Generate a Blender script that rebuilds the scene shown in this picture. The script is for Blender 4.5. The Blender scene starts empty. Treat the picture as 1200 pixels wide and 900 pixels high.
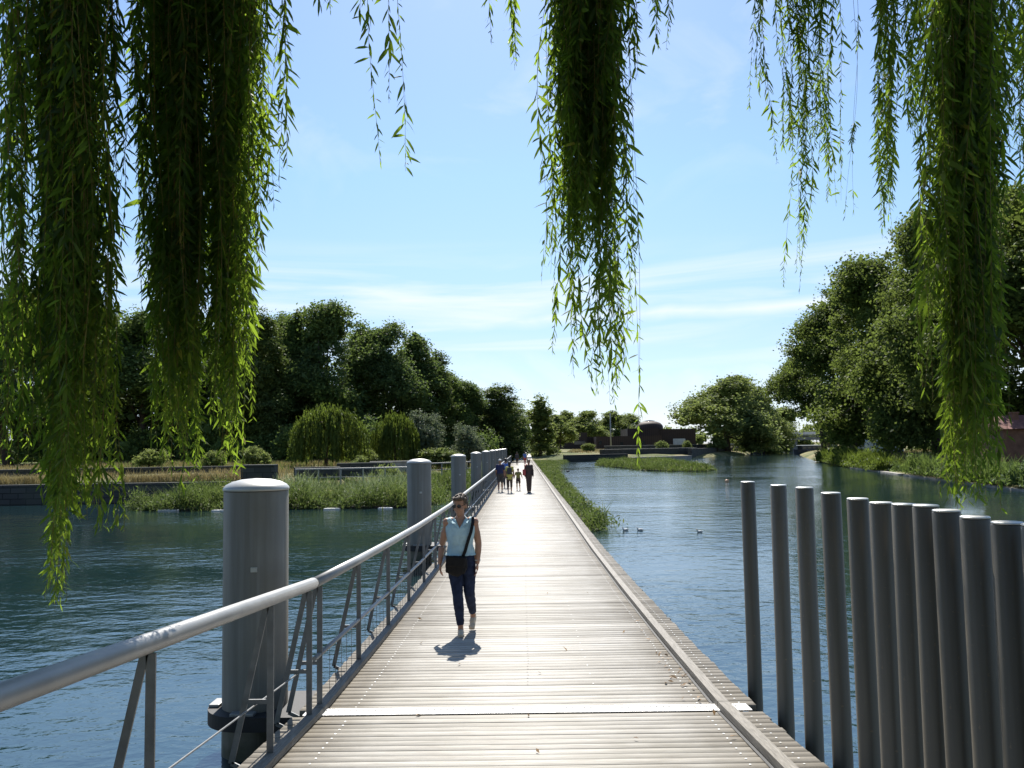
import bpy, bmesh, math
import numpy as np
from mathutils import Vector, Matrix, Euler
from mathutils import noise as mnoise

C = bpy.context.scene.collection
RNG = np.random.default_rng(11)
CAM_Z = 2.85            # metres above the water (water = 0)
F_PX = 1000.0           # focal length in pixels of the 1200-pixel-wide photograph

# ------------------------------------------------------------------ camera
YAW, PITCH, ROLL = 0.0108, 0.0732, 0.016
fwd = Vector((-math.sin(YAW) * math.cos(PITCH), math.cos(YAW) * math.cos(PITCH), math.sin(PITCH)))
right0 = fwd.cross(Vector((0, 0, 1))).normalized()
up0 = right0.cross(fwd)
right = right0 * math.cos(ROLL) - up0 * math.sin(ROLL)
up = up0 * math.cos(ROLL) + right0 * math.sin(ROLL)
cam_loc = Vector((0, 0, CAM_Z))
cd = bpy.data.cameras.new('camera')
cam = bpy.data.objects.new('camera', cd)
C.objects.link(cam)
m = Matrix((right, up, -fwd)).transposed().to_4x4()
m.translation = cam_loc
cam.matrix_world = m
cd.sensor_width = 36
cd.lens = 30
cd.clip_start = 0.05
cd.clip_end = 9000
bpy.context.scene.camera = cam


def at(x, y, Y):
    """point at ground distance Y along the sight line measured at photo pixel (x, y)"""
    d = fwd * F_PX + right * (x - 600) - up * (y - 450)
    return cam_loc + d * (Y / d.y)


def atz(x, y, z):
    d = fwd * F_PX + right * (x - 600) - up * (y - 450)
    return cam_loc + d * ((z - CAM_Z) / d.z)


# ------------------------------------------------------------------ materials
MATS = {}


class NT:
    def __init__(self, name):
        self.m = bpy.data.materials.new(name)
        self.m.use_nodes = True
        self.t = self.m.node_tree
        self.t.nodes.clear()
        self.out = self.n('ShaderNodeOutputMaterial')

    def n(self, typ, **kw):
        o = self.t.nodes.new(typ)
        for k, v in kw.items():
            if hasattr(o, k):
                setattr(o, k, v)
        return o

    def l(self, a, b):
        self.t.links.new(a, b)

    def ramp(self, fac, stops):
        r = self.n('ShaderNodeValToRGB')
        e = r.color_ramp.elements
        while len(e) < len(stops):
            e.new(0.5)
        for i, (p, c) in enumerate(stops):
            e[i].position = p
            e[i].color = (c[0], c[1], c[2], 1) if hasattr(c, '__len__') else (c, c, c, 1)
        self.l(fac, r.inputs[0])
        return r.outputs[0]

    def noise(self, scale, detail=4, vec=None, rough=0.55):
        nz = self.n('ShaderNodeTexNoise')
        nz.inputs['Scale'].default_value = scale
        nz.inputs['Detail'].default_value = detail
        nz.inputs['Roughness'].default_value = rough
        if vec is not None:
            self.l(vec, nz.inputs['Vector'])
        return nz.outputs['Fac']

    def coords(self, scale=(1, 1, 1), kind='Object'):
        tc = self.n('ShaderNodeTexCoord')
        mp = self.n('ShaderNodeMapping')
        mp.inputs['Scale'].default_value = scale
        self.l(tc.outputs[kind], mp.inputs['Vector'])
        return mp.outputs[0]

    def world_pos(self, scale=(1, 1, 1)):
        g = self.n('ShaderNodeNewGeometry')
        mp = self.n('ShaderNodeMapping')
        mp.inputs['Scale'].default_value = scale
        self.l(g.outputs['Position'], mp.inputs['Vector'])
        return mp.outputs[0]

    def island(self):
        return self.n('ShaderNodeNewGeometry').outputs['Random Per Island']

    def mix(self, fac, a, b, mode='MIX'):
        x = self.n('ShaderNodeMix', data_type='RGBA', blend_type=mode)
        for sock, v in ((x.inputs[0], fac), (x.inputs[6], a), (x.inputs[7], b)):
            if hasattr(v, 'is_linked'):
                self.l(v, sock)
            elif hasattr(v, '__len__'):
                sock.default_value = (v[0], v[1], v[2], 1)
            else:
                sock.default_value = v
        return x.outputs[2]

    def math(self, op, a, b=0.0):
        x = self.n('ShaderNodeMath', operation=op)
        for sock, v in ((x.inputs[0], a), (x.inputs[1], b)):
            if hasattr(v, 'is_linked'):
                self.l(v, sock)
            else:
                sock.default_value = v
        return x.outputs[0]

    def bsdf(self, color, rough=0.6, metal=0.0, spec=0.5, bump=None, bump_s=0.3, bump_d=0.02):
        b = self.n('ShaderNodeBsdfPrincipled')
        if hasattr(color, 'is_linked'):
            self.l(color, b.inputs['Base Color'])
        else:
            b.inputs['Base Color'].default_value = (*color, 1)
        if hasattr(rough, 'is_linked'):
            self.l(rough, b.inputs['Roughness'])
        else:
            b.inputs['Roughness'].default_value = rough
        b.inputs['Metallic'].default_value = metal
        b.inputs['Specular IOR Level'].default_value = spec
        if bump is not None:
            bp = self.n('ShaderNodeBump')
            bp.inputs['Strength'].default_value = bump_s
            bp.inputs['Distance'].default_value = bump_d
            self.l(bump, bp.inputs['Height'])
            self.l(bp.outputs[0], b.inputs['Normal'])
        self.l(b.outputs[0], self.out.inputs[0])
        return b


def plain(name, color, rough=0.6, metal=0.0, var=0.15, scale=6.0, spec=0.5, bump_s=0.15):
    """one colour broken up by mottled dirt"""
    t = NT(name)
    nz = t.noise(scale, 5, t.coords())
    lo = tuple(max(0, c * (1 - var)) for c in color)
    hi = tuple(min(1, c * (1 + var)) for c in color)
    t.bsdf(t.ramp(nz, [(0.3, lo), (0.7, hi)]), rough, metal, spec, t.noise(scale * 8, 3, t.coords()), bump_s, 0.01)
    MATS[name] = t.m
    return t.m


def foliage(name, stops, trans=(0.2, 0.35, 0.04), tmix=0.35, gloss=0.35, patch=0.0):
    t = NT(name)
    col = t.ramp(t.island(), stops)
    if patch:
        nz = t.noise(patch, 2, t.world_pos())
        col = t.mix(t.ramp(nz, [(0.4, 0.0), (0.62, 1.0)]), col, t.mix(1.0, col, (1.35, 1.25, 0.8), 'MULTIPLY'))
    b = t.bsdf(col, 0.6, 0, gloss)
    tr = t.n('ShaderNodeBsdfTranslucent')
    t.l(t.mix(0.65, col, trans), tr.inputs[0])
    ms = t.n('ShaderNodeMixShader')
    ms.inputs[0].default_value = tmix
    t.l(b.outputs[0], ms.inputs[1])
    t.l(tr.outputs[0], ms.inputs[2])
    t.l(ms.outputs[0], t.out.inputs[0])
    MATS[name] = t.m
    return t.m


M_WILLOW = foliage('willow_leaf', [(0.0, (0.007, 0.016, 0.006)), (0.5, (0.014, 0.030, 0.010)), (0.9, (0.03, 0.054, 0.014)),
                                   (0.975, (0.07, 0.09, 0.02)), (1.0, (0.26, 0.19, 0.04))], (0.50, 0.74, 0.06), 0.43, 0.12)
M_POPLAR = foliage('poplar_leaf', [(0.0, (0.036, 0.062, 0.026)), (0.6, (0.074, 0.118, 0.045)), (1.0, (0.135, 0.18, 0.07))],
                   (0.17, 0.24, 0.05), 0.38, 0.06, 0.12)
M_POPLARB = foliage('aspen_leaf', [(0.0, (0.03, 0.05, 0.018)), (0.6, (0.065, 0.095, 0.034)), (1.0, (0.12, 0.15, 0.06))],
                    (0.16, 0.22, 0.05), 0.35, 0.06, 0.12)
M_PLANE = foliage('plane_leaf', [(0.0, (0.032, 0.052, 0.017)), (0.6, (0.066, 0.096, 0.027)), (1.0, (0.11, 0.14, 0.042))],
                  (0.22, 0.29, 0.06), 0.38, 0.06, 0.15)
M_FARLEAF = foliage('distant_leaf', [(0.0, (0.06, 0.088, 0.035)), (0.6, (0.105, 0.14, 0.05)), (1.0, (0.17, 0.20, 0.075))],
                    (0.26, 0.32, 0.09), 0.4, 0.06, 0.1)
M_SILVER = foliage('silver_willow_leaf', [(0.0, (0.06, 0.085, 0.05)), (0.6, (0.10, 0.135, 0.085)), (1.0, (0.17, 0.20, 0.13))],
                   (0.18, 0.22, 0.1), 0.3, 0.08)
M_WEEP = foliage('weeping_willow_leaf', [(0.0, (0.04, 0.062, 0.014)), (0.6, (0.07, 0.105, 0.022)), (1.0, (0.13, 0.165, 0.04))],
                 (0.22, 0.30, 0.04), 0.35, 0.08)
M_REED = foliage('reed_leaf', [(0.0, (0.022, 0.042, 0.012)), (0.55, (0.055, 0.088, 0.026)), (0.88, (0.11, 0.145, 0.05)), (0.95, (0.20, 0.21, 0.12)), (1.0, (0.24, 0.20, 0.10))],
                 (0.18, 0.25, 0.06), 0.33, 0.08, 0.25)
M_REEDPALE = foliage('pale_reed_leaf', [(0.0, (0.12, 0.16, 0.08)), (0.6, (0.2, 0.25, 0.14)), (1.0, (0.33, 0.37, 0.25))],
                     (0.3, 0.36, 0.15), 0.3, 0.08)
M_DRY = foliage('dry_grass_blade', [(0.0, (0.13, 0.11, 0.045)), (0.5, (0.24, 0.19, 0.085)), (1.0, (0.36, 0.29, 0.15))],
                (0.3, 0.25, 0.1), 0.25, 0.2)
M_BARK = plain('bark', (0.07, 0.05, 0.035), 0.9, 0, 0.4, 5, 0.2, 0.6)
M_TWIG = plain('willow_twig', (0.20, 0.14, 0.035), 0.7, 0, 0.3, 5)
M_ROOT = plain('dark_root_mat', (0.03, 0.028, 0.018), 0.95, 0, 0.4, 3)

# weathered decking: grain along each board, a tone of its own per board
t = NT('weathered_decking')
isl = t.island()
grain = t.noise(3.0, 8, t.world_pos((1.2, 30, 30)), 0.7)
blot = t.noise(0.9, 5, t.world_pos((1, 1, 1)))
c1 = t.ramp(isl, [(0.0, (0.23, 0.212, 0.184)), (0.08, (0.31, 0.291, 0.258)), (0.5, (0.40, 0.381, 0.346)), (1.0, (0.47, 0.45, 0.414))])
c2 = t.mix(t.ramp(grain, [(0.38, 0.0), (0.62, 1.0)]), t.mix(1.0, c1, (0.60, 0.58, 0.55), 'MULTIPLY'), c1)
c3 = t.mix(t.ramp(blot, [(0.35, 0.0), (0.65, 0.55)]), c2, t.mix(1.0, c2, (0.72, 0.70, 0.64), 'MULTIPLY'))
wave = t.n('ShaderNodeTexWave', wave_type='BANDS', bands_direction='Y')
wave.inputs['Scale'].default_value = 11.0
wave.inputs['Distortion'].default_value = 0.4
t.l(t.world_pos(), wave.inputs['Vector'])
hgt = t.math('ADD', t.math('MULTIPLY', wave.outputs['Fac'], 0.5), grain)
sp3 = t.n('ShaderNodeSeparateXYZ')
t.l(t.world_pos(), sp3.inputs[0])
edge = t.math('ADD', t.math('ABSOLUTE', sp3.outputs[0]), t.math('MULTIPLY', t.math('SUBTRACT', t.noise(2.2, 6, t.world_pos((1, 0.6, 1)), 0.65), 0.5), 0.9))
dirt = t.ramp(t.math('MULTIPLY', edge, 0.5), [(0.55, 0.0), (0.80, 0.85)])
c4 = t.mix(dirt, c3, t.mix(1.0, c3, (0.52, 0.48, 0.42), 'MULTIPLY'))
t.bsdf(c4, 0.66, 0, 0.30, hgt, 0.3, 0.006)
M_DECK = t.m
t = NT('weathered_beam')
grain = t.noise(3.0, 8, t.world_pos((30, 1.2, 30)), 0.7)
t.bsdf(t.ramp(grain, [(0.3, (0.085, 0.075, 0.06)), (0.55, (0.19, 0.172, 0.145)), (0.75, (0.28, 0.26, 0.228))]), 0.65, 0, 0.3, grain, 0.5, 0.01)
M_BEAM = t.m
M_SCREW = plain('screw_head', (0.05, 0.045, 0.04), 0.5, 0.6, 0.3)
M_SCREWB = plain('bright_screw_head', (0.6, 0.6, 0.58), 0.35, 0.8, 0.2)
M_STRIP = plain('chequered_hinge_plate', (0.54, 0.53, 0.51), 0.4, 0.25, 0.12, 14, 0.5, 0.5)
# galvanised steel with streaks running down
t = NT('galvanised_pile_steel')
st = t.noise(1.0, 7, t.coords((7, 7, 0.35)), 0.65)
bl = t.noise(2.2, 5, t.coords())
cc = t.mix(t.ramp(bl, [(0.35, 0.0), (0.7, 0.6)]), t.ramp(st, [(0.3, (0.135, 0.127, 0.108)), (0.7, (0.235, 0.222, 0.19))]), (0.16, 0.14, 0.105))
sz_ = t.n('ShaderNodeSeparateXYZ')
t.l(t.coords(), sz_.inputs[0])
lvl = t.math('ADD', sz_.outputs[2], t.math('MULTIPLY', t.noise(5, 4, t.coords()), 0.5))
cc = t.mix(t.ramp(lvl, [(0.30, 0.85), (0.62, 0.0)]), cc, (0.035, 0.042, 0.02))
rs_ = t.noise(1.0, 3, t.coords((9, 9, 0.22)), 0.5)
cc = t.mix(t.ramp(rs_, [(0.66, 0.0), (0.80, 0.55)]), cc, (0.30, 0.29, 0.27))
t.bsdf(cc, t.ramp(st, [(0.3, 0.62), (0.7, 0.45)]), 0.15, 0.4, bl, 0.08, 0.01)
M_PILE = t.m
M_CAP = plain('pale_pile_cap', (0.42, 0.415, 0.39), 0.4, 0.3, 0.08, 5, 0.5, 0.05)
M_RUBBER = plain('black_rubber_guide', (0.015, 0.015, 0.016), 0.7, 0, 0.3, 8)
M_RAIL = plain('galvanised_rail', (0.25, 0.25, 0.245), 0.45, 0.35, 0.10, 5, 0.5, 0.05)
M_RAILDK = plain('dull_galvanised_bar', (0.16, 0.165, 0.17), 0.5, 0.6, 0.2, 9)
t = NT('dark_painted_stake_steel')
st = t.noise(1.0, 7, t.coords((14, 14, 0.4)), 0.6)
sp = t.noise(40, 3, t.coords())
cc = t.mix(t.ramp(sp, [(0.66, 0.0), (0.74, 0.6)]), t.ramp(st, [(0.3, (0.075, 0.066, 0.052)), (0.72, (0.135, 0.122, 0.10))]), (0.19, 0.14, 0.085))
oi = t.n('ShaderNodeObjectInfo')
cc = t.mix(1.0, cc, t.ramp(oi.outputs['Random'], [(0.0, (0.85, 0.82, 0.76)), (1.0, (1.35, 1.32, 1.28))]), 'MULTIPLY')
t.bsdf(cc, t.ramp(st, [(0.3, 0.36), (0.7, 0.5)]), 0.15, 0.4, st, 0.1, 0.01)
M_STAKE = t.m
M_STAKECAP = plain('bright_stake_cap', (0.6, 0.6, 0.58), 0.35, 0.5, 0.15, 20)
M_STEELDK = plain('pontoon_steel', (0.04, 0.04, 0.04), 0.6, 0.4, 0.3)
# dark coursed stone
t = NT('dark_coursed_stone')
br = t.n('ShaderNodeTexBrick')
br.inputs['Scale'].default_value = 1.0
br.inputs['Brick Width'].default_value = 0.9
br.inputs['Row Height'].default_value = 0.32
br.inputs['Mortar Size'].default_value = 0.03
br.inputs['Color1'].default_value = (0.04, 0.04, 0.04, 1)
br.inputs['Color2'].default_value = (0.075, 0.072, 0.068, 1)
br.inputs['Mortar'].default_value = (0.02, 0.02, 0.019, 1)
g = t.n('ShaderNodeNewGeometry')
sx = t.n('ShaderNodeSeparateXYZ')
t.l(g.outputs['Position'], sx.inputs[0])
cx = t.n('ShaderNodeCombineXYZ')
t.l(t.math('ADD', sx.outputs[0], sx.outputs[1]), cx.inputs[0])
t.l(sx.outputs[2], cx.inputs[1])
t.l(cx.outputs[0], br.inputs['Vector'])
t.bsdf(t.mix(t.ramp(t.noise(0.8, 5, t.world_pos()), [(0.35, 0), (0.7, 0.6)]), br.outputs['Color'], (0.06, 0.065, 0.05)), 0.85, 0, 0.3, br.outputs['Fac'], 0.4, -0.02)
M_STONE = t.m
M_COPING = plain('pale_stone_coping', (0.30, 0.28, 0.25), 0.85, 0, 0.25, 2)
# dark brown ribbed museum cladding
t = NT('dark_brown_cladding')
wv = t.n('ShaderNodeTexWave', wave_type='BANDS', bands_direction='X')
wv.inputs['Scale'].default_value = 0.5
t.l(t.world_pos(), wv.inputs['Vector'])
t.bsdf(t.mix(t.noise(0.15, 4, t.world_pos()), t.ramp(wv.outputs['Fac'], [(0.3, (0.032, 0.020, 0.016)), (0.7, (0.056, 0.036, 0.028))]), (0.045, 0.03, 0.024)), 0.7, 0.1, 0.3)
M_CLAD = t.m
M_GLASS = plain('dark_window_glass', (0.02, 0.025, 0.03), 0.1, 0, 0.2, 2, 0.8)
M_PALEWALL = plain('pale_render', (0.55, 0.54, 0.51), 0.8, 0, 0.12, 2)
M_BRICKRED = plain('red_brown_brick', (0.15, 0.075, 0.05), 0.85, 0, 0.3, 2.5, 0.3, 0.4)
M_TILE = plain('dull_red_tile', (0.17, 0.075, 0.06), 0.8, 0, 0.3, 4, 0.3, 0.5)
M_HULL = plain('dark_barge_hull', (0.02, 0.022, 0.028), 0.5, 0, 0.3)
M_WHITE = plain('white_paint', (0.78, 0.78, 0.76), 0.5, 0, 0.08)
M_CONC = plain('bridge_concrete', (0.20, 0.19, 0.18), 0.85, 0, 0.25, 1.5)
M_PATH = plain('pale_gravel_path', (0.55, 0.51, 0.44), 0.9, 0, 0.12, 1.5, 0.2, 0.3)

# ------------------------------------------------------------------ builders
def link(name, me, mat=None, parent=None):
    o = bpy.data.objects.new(name, me)
    C.objects.link(o)
    if mat is not None:
        for mm in (mat if isinstance(mat, (list, tuple)) else [mat]):
            me.materials.append(mm)
    if parent is not None:
        o.parent = parent
    return o


def tag(o, label=None, cat=None, group=None, kind=None):
    if label:
        o['label'] = label
    if cat:
        o['category'] = cat
    if group:
        o['group'] = group
    if kind:
        o['kind'] = kind
    return o


def thing(name, label, cat, loc=(0, 0, 0), rz=0.0, group=None):
    o = bpy.data.objects.new(name, None)
    C.objects.link(o)
    o.empty_display_size = 0.2
    o.location = loc
    o.rotation_euler = (0, 0, rz)
    return tag(o, label, cat, group)


def copy_tree(o, parent=None):
    c = o.copy()
    C.objects.link(c)
    if parent is not None:
        c.parent = parent
    for ch in list(o.children):
        copy_tree(ch, c)
    return c


def np_mesh(name, V, faces, mats=None, smooth=False):
    """faces: list of (n,k) int arrays; mats: material index per array"""
    me = bpy.data.meshes.new(name)
    V = np.asarray(V, dtype=np.float32)
    me.vertices.add(len(V))
    me.vertices.foreach_set('co', V.ravel())
    loops = np.concatenate([f.ravel() for f in faces]).astype(np.int32)
    tot = np.concatenate([np.full(len(f), f.shape[1], np.int32) for f in faces])
    start = np.concatenate([[0], np.cumsum(tot)[:-1]]).astype(np.int32)
    me.loops.add(len(loops))
    me.loops.foreach_set('vertex_index', loops)
    me.polygons.add(len(tot))
    me.polygons.foreach_set('loop_start', start)
    me.polygons.foreach_set('loop_total', tot)
    if mats is not None:
        mi = np.concatenate([np.full(len(f), k, np.int32) for f, k in zip(faces, mats)])
        me.polygons.foreach_set('material_index', mi)
    if smooth:
        me.polygons.foreach_set('use_smooth', np.ones(len(tot), bool))
    me.update(calc_edges=True)
    me.validate()
    return me


class MB:
    """collects shapes for ONE mesh"""
    def __init__(self):
        self.bm = bmesh.new()
        self.mi = 0

    def _fin(self, geom, smooth=False):
        for f in {f for v in geom for f in v.link_faces}:
            f.material_index = self.mi
            f.smooth = smooth

    def box(self, c, s, rot=None, bevel=0.0):
        g = bmesh.ops.create_cube(self.bm, size=1.0)['verts']
        bmesh.ops.scale(self.bm, vec=s, verts=g)
        if bevel:
            es = list({e for v in g for e in v.link_edges})
            r = bmesh.ops.bevel(self.bm, geom=es, offset=bevel, segments=2, affect='EDGES', profile=0.6)
            g = list({v for f in r['faces'] for v in f.verts} | {v for v in g if v.is_valid})
        if rot is not None:
            bmesh.ops.rotate(self.bm, matrix=rot, verts=g)
        bmesh.ops.translate(self.bm, vec=c, verts=g)
        self._fin(g)
        return g

    def tube(self, pts, r, seg=10, cap=True, smooth=True):
        pts = [Vector(p) for p in pts]
        rs = r if hasattr(r, '__len__') else [r] * len(pts)
        rings = []
        ref = Vector((0, 0, 1))
        for i, p in enumerate(pts):
            d = (pts[min(i + 1, len(pts) - 1)] - pts[max(i - 1, 0)]).normalized()
            a = ref if abs(d.dot(ref)) < 0.95 else Vector((0, 1, 0))
            u = d.cross(a).normalized()
            w = d.cross(u).normalized()
            rings.append([self.bm.verts.new(p + (u * math.cos(2 * math.pi * k / seg) + w * math.sin(2 * math.pi * k / seg)) * rs[i]) for k in range(seg)])
        fs = []
        for a, b in zip(rings, rings[1:]):
            for k in range(seg):
                fs.append(self.bm.faces.new((a[k], a[(k + 1) % seg], b[(k + 1) % seg], b[k])))
        for f in fs:
            f.smooth = smooth
        if cap:
            fs.append(self.bm.faces.new(rings[0][::-1]))
            fs.append(self.bm.faces.new(rings[-1]))
        for f in fs:
            f.material_index = self.mi
        return self

    def lathe(self, prof, seg=32, c=(0, 0, 0)):
        rings = []
        for (r, z) in prof:
            if r < 1e-5:
                rings.append([self.bm.verts.new((c[0], c[1], c[2] + z))])
            else:
                rings.append([self.bm.verts.new((c[0] + r * math.cos(2 * math.pi * k / seg), c[1] + r * math.sin(2 * math.pi * k / seg), c[2] + z)) for k in range(seg)])
        for a, b in zip(rings, rings[1:]):
            for k in range(seg):
                q = [a[k % len(a)], a[(k + 1) % len(a)], b[(k + 1) % len(b)], b[k % len(b)]]
                q = list(dict.fromkeys(q))
                if len(q) > 2:
                    f = self.bm.faces.new(q)
                    f.smooth = True
                    f.material_index = self.mi
        return self

    def poly(self, pts, depth):
        """closed outline (list of 3D points) extruded by the vector depth"""
        a = [self.bm.verts.new(p) for p in pts]
        b = [self.bm.verts.new(Vector(p) + Vector(depth)) for p in pts]
        fs = [self.bm.faces.new(a[::-1]), self.bm.faces.new(b)]
        for i in range(len(a)):
            j = (i + 1) % len(a)
            fs.append(self.bm.faces.new((a[i], a[j], b[j], b[i])))
        for f in fs:
            f.material_index = self.mi
        return self

    def sphere(self, c, s, seg=16, rings=10, rot=None):
        g = bmesh.ops.create_uvsphere(self.bm, u_segments=seg, v_segments=rings, radius=1.0)['verts']
        bmesh.ops.scale(self.bm, vec=s, verts=g)
        if rot is not None:
            bmesh.ops.rotate(self.bm, matrix=rot, verts=g)
        bmesh.ops.translate(self.bm, vec=c, verts=g)
        self._fin(g, True)
        return self

    def build(self, name, mat, parent=None):
        bmesh.ops.recalc_face_normals(self.bm, faces=self.bm.faces[:])
        me = bpy.data.meshes.new(name)
        self.bm.to_mesh(me)
        self.bm.free()
        return link(name, me, mat, parent)


def rot_basis(d):
    """unit vectors u, w perpendicular to the directions d (n,3)"""
    a = np.where(np.abs(d[:, 2:3]) < 0.9, np.array([[0, 0, 1.0]]), np.array([[0, 1.0, 0]]))
    u = np.cross(d, a)
    u /= np.linalg.norm(u, axis=1, keepdims=True) + 1e-9
    return u, np.cross(d, u)


def unit(v):
    return v / (np.linalg.norm(v, axis=-1, keepdims=True) + 1e-9)


def leaf_quads(P, N, T, size, aspect=0.6):
    """rhombic leaf faces at P with normals N and long axis T; size (n,)"""
    T = unit(T - N * np.sum(T * N, axis=1, keepdims=True))
    B = np.cross(N, T)
    s = size[:, None]
    a = P - T * s * 0.5
    b = P + B * s * 0.5 * aspect + N * s * 0.08
    c = P + T * s * 0.5
    d = P - B * s * 0.5 * aspect + N * s * 0.08
    V = np.stack([a, b, c, d], axis=1).reshape(-1, 3)
    Fq = np.arange(len(P) * 4).reshape(-1, 4)
    return V, Fq


def join_np(chunks):
    V, F, o = [], [], 0
    for v, f in chunks:
        V.append(v)
        F.append(f + o)
        o += len(v)
    return np.concatenate(V), np.concatenate(F)

# ------------------------------------------------------------------ light and sky
SUN_EL = math.radians(48)
w = bpy.data.worlds.new('World')
bpy.context.scene.world = w
w.use_nodes = True
wt = w.node_tree
wt.nodes.clear()


def wn(typ, **kw):
    o = wt.nodes.new(typ)
    for k, v in kw.items():
        setattr(o, k, v)
    return o


def wmath(op, a, b=0.0, c=None):
    x = wn('ShaderNodeMath', operation=op)
    for i, v in enumerate((a, b, c)):
        if v is None:
            continue
        if hasattr(v, 'is_linked'):
            wt.links.new(v, x.inputs[i])
        else:
            x.inputs[i].default_value = v
    return x.outputs[0]


def wramp(fac, stops):
    r = wn('ShaderNodeValToRGB')
    e = r.color_ramp.elements
    while len(e) < len(stops):
        e.new(0.5)
    for i, (p, v) in enumerate(stops):
        e[i].position = p
        e[i].color = (v, v, v, 1)
    wt.links.new(fac, r.inputs[0])
    return r.outputs[0]


sky = wn('ShaderNodeTexSky', sky_type='NISHITA')
sky.sun_disc = False
sky.sun_elevation = SUN_EL
sky.sun_rotation = 0.0
sky.altitude = 50
sky.air_density = 1.0
sky.dust_density = 0.35
sky.ozone_density = 2.5
tc = wn('ShaderNodeTexCoord')
sep = wn('ShaderNodeSeparateXYZ')
wt.links.new(tc.outputs['Generated'], sep.inputs[0])
az = wmath('ARCTAN2', sep.outputs[0], sep.outputs[1])
el = wmath('ARCSINE', sep.outputs[2])


def cloud_noise(sa, se, off, detail, scale, rough=0.55, tilt=0.0):
    cb = wn('ShaderNodeCombineXYZ')
    wt.links.new(wmath('MULTIPLY', az, sa), cb.inputs[0])
    wt.links.new(wmath('MULTIPLY', wmath('ADD', el, wmath('MULTIPLY', az, tilt)), se), cb.inputs[1])
    cb.inputs[2].default_value = off
    nz = wn('ShaderNodeTexNoise')
    nz.inputs['Scale'].default_value = scale
    nz.inputs['Detail'].default_value = detail
    nz.inputs['Roughness'].default_value = rough
    nz.inputs['Distortion'].default_value = 0.6
    wt.links.new(cb.outputs[0], nz.inputs['Vector'])
    return nz.outputs['Fac']


# long cirrus streaks between 6 and 11 degrees, low bank near the horizon, a few wisps higher
streak = wmath('MULTIPLY', wramp(cloud_noise(2.2, 26, 3.1, 6, 1.0, 0.55, -0.03), [(0.46, 0), (0.70, 1)]),
               wramp(el, [(0.06, 0), (0.12, 0.8), (0.175, 0.9), (0.24, 0.0)]))
# one long streak about nine degrees up, broken by noise
cband = wmath('ABSOLUTE', wmath('SUBTRACT', wmath('ADD', el, wmath('MULTIPLY', az, -0.035)),
                                wmath('ADD', 0.146, wmath('MULTIPLY', wmath('SUBTRACT', cloud_noise(3, 3, 8.0, 4, 1.6), 0.5), 0.03))))
band = wmath('MULTIPLY', wramp(cband, [(0.0, 1), (0.011, 0.0)]), wramp(cloud_noise(3.0, 12, 5.0, 6, 1.2), [(0.36, 0.05), (0.60, 0.95)]))
low = wmath('MULTIPLY', wramp(cloud_noise(3.0, 9, 7.7, 6, 1.4), [(0.40, 0), (0.62, 1)]),
            wramp(el, [(0.0, 0.55), (0.08, 0.8), (0.135, 0.0)]))
high = wmath('MULTIPLY', wramp(cloud_noise(4, 7, 1.4, 6, 1.5), [(0.56, 0), (0.74, 0.28)]),
             wramp(el, [(0.25, 0), (0.36, 1), (0.5, 1), (0.7, 0.3)]))
cov = wmath('MAXIMUM', wmath('MAXIMUM', streak, band), wmath('MAXIMUM', low, high))
tr_ = wn('ShaderNodeValToRGB')
e_ = tr_.color_ramp.elements
STOPS = [(0.0, (0.52, 0.63, 0.95)), (0.035, (0.58, 0.65, 0.87)), (0.12, (0.68, 0.71, 0.80)), (0.21, (0.80, 0.84, 0.84)), (0.31, (0.83, 0.92, 0.93)), (0.45, (0.86, 0.93, 1.0)), (1.0, (0.9, 0.95, 1.0))]
while len(e_) < len(STOPS):
    e_.new(0.5)
for i_, (p_, c_) in enumerate(STOPS):
    e_[i_].position = p_
    e_[i_].color = (*c_, 1)
wt.links.new(el, tr_.inputs[0])
tint = wn('ShaderNodeMix', data_type='RGBA', blend_type='MULTIPLY')
tint.inputs[0].default_value = 1.0
wt.links.new(sky.outputs[0], tint.inputs[6])
wt.links.new(tr_.outputs[0], tint.inputs[7])
mx = wn('ShaderNodeMix', data_type='RGBA')
wt.links.new(wmath('MULTIPLY', cov, 0.8), mx.inputs[0])
wt.links.new(tint.outputs[2], mx.inputs[6])
CLOUD = 6.5
mx.inputs[7].default_value = (CLOUD * 0.97, CLOUD * 1.0, CLOUD * 1.02, 1)
bg = wn('ShaderNodeBackground')
bg.inputs['Strength'].default_value = 0.077
wt.links.new(mx.outputs[2], bg.inputs[0])
wo = wn('ShaderNodeOutputWorld')
wt.links.new(bg.outputs[0], wo.inputs[0])

sl = bpy.data.lights.new('sun', 'SUN')
sl.energy = 4.6
sl.angle = math.radians(0.53)
sl.color = (1.0, 0.955, 0.88)
so = bpy.data.objects.new('sun', sl)
C.objects.link(so)
so.rotation_euler = Vector((0.02, -math.cos(SUN_EL), -math.sin(SUN_EL))).to_track_quat('-Z', 'Y').to_euler()
so.location = (0, 60, 80)

vs = bpy.context.scene.view_settings
vs.view_transform = 'Standard'
vs.look = 'None'
vs.exposure = 1.12
vs.gamma = 1
vs.use_curve_mapping = False

# ------------------------------------------------------------------ ground and water
LAKE = np.array([(-48, 1.0), (30, 1.0), (27, 20), (26.5, 44), (31, 70), (36, 95), (43, 127), (58, 180), (78, 245), (100, 330),
                 (92, 340), (66, 245), (52, 200), (34, 172), (20, 158), (7, 151), (-2.6, 149), (-3.4, 125), (-4.2, 100),
                 (-6, 78), (-9, 62), (-13.5, 52.5), (-14.6, 49), (-44, 49), (-50, 30)], float)


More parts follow.
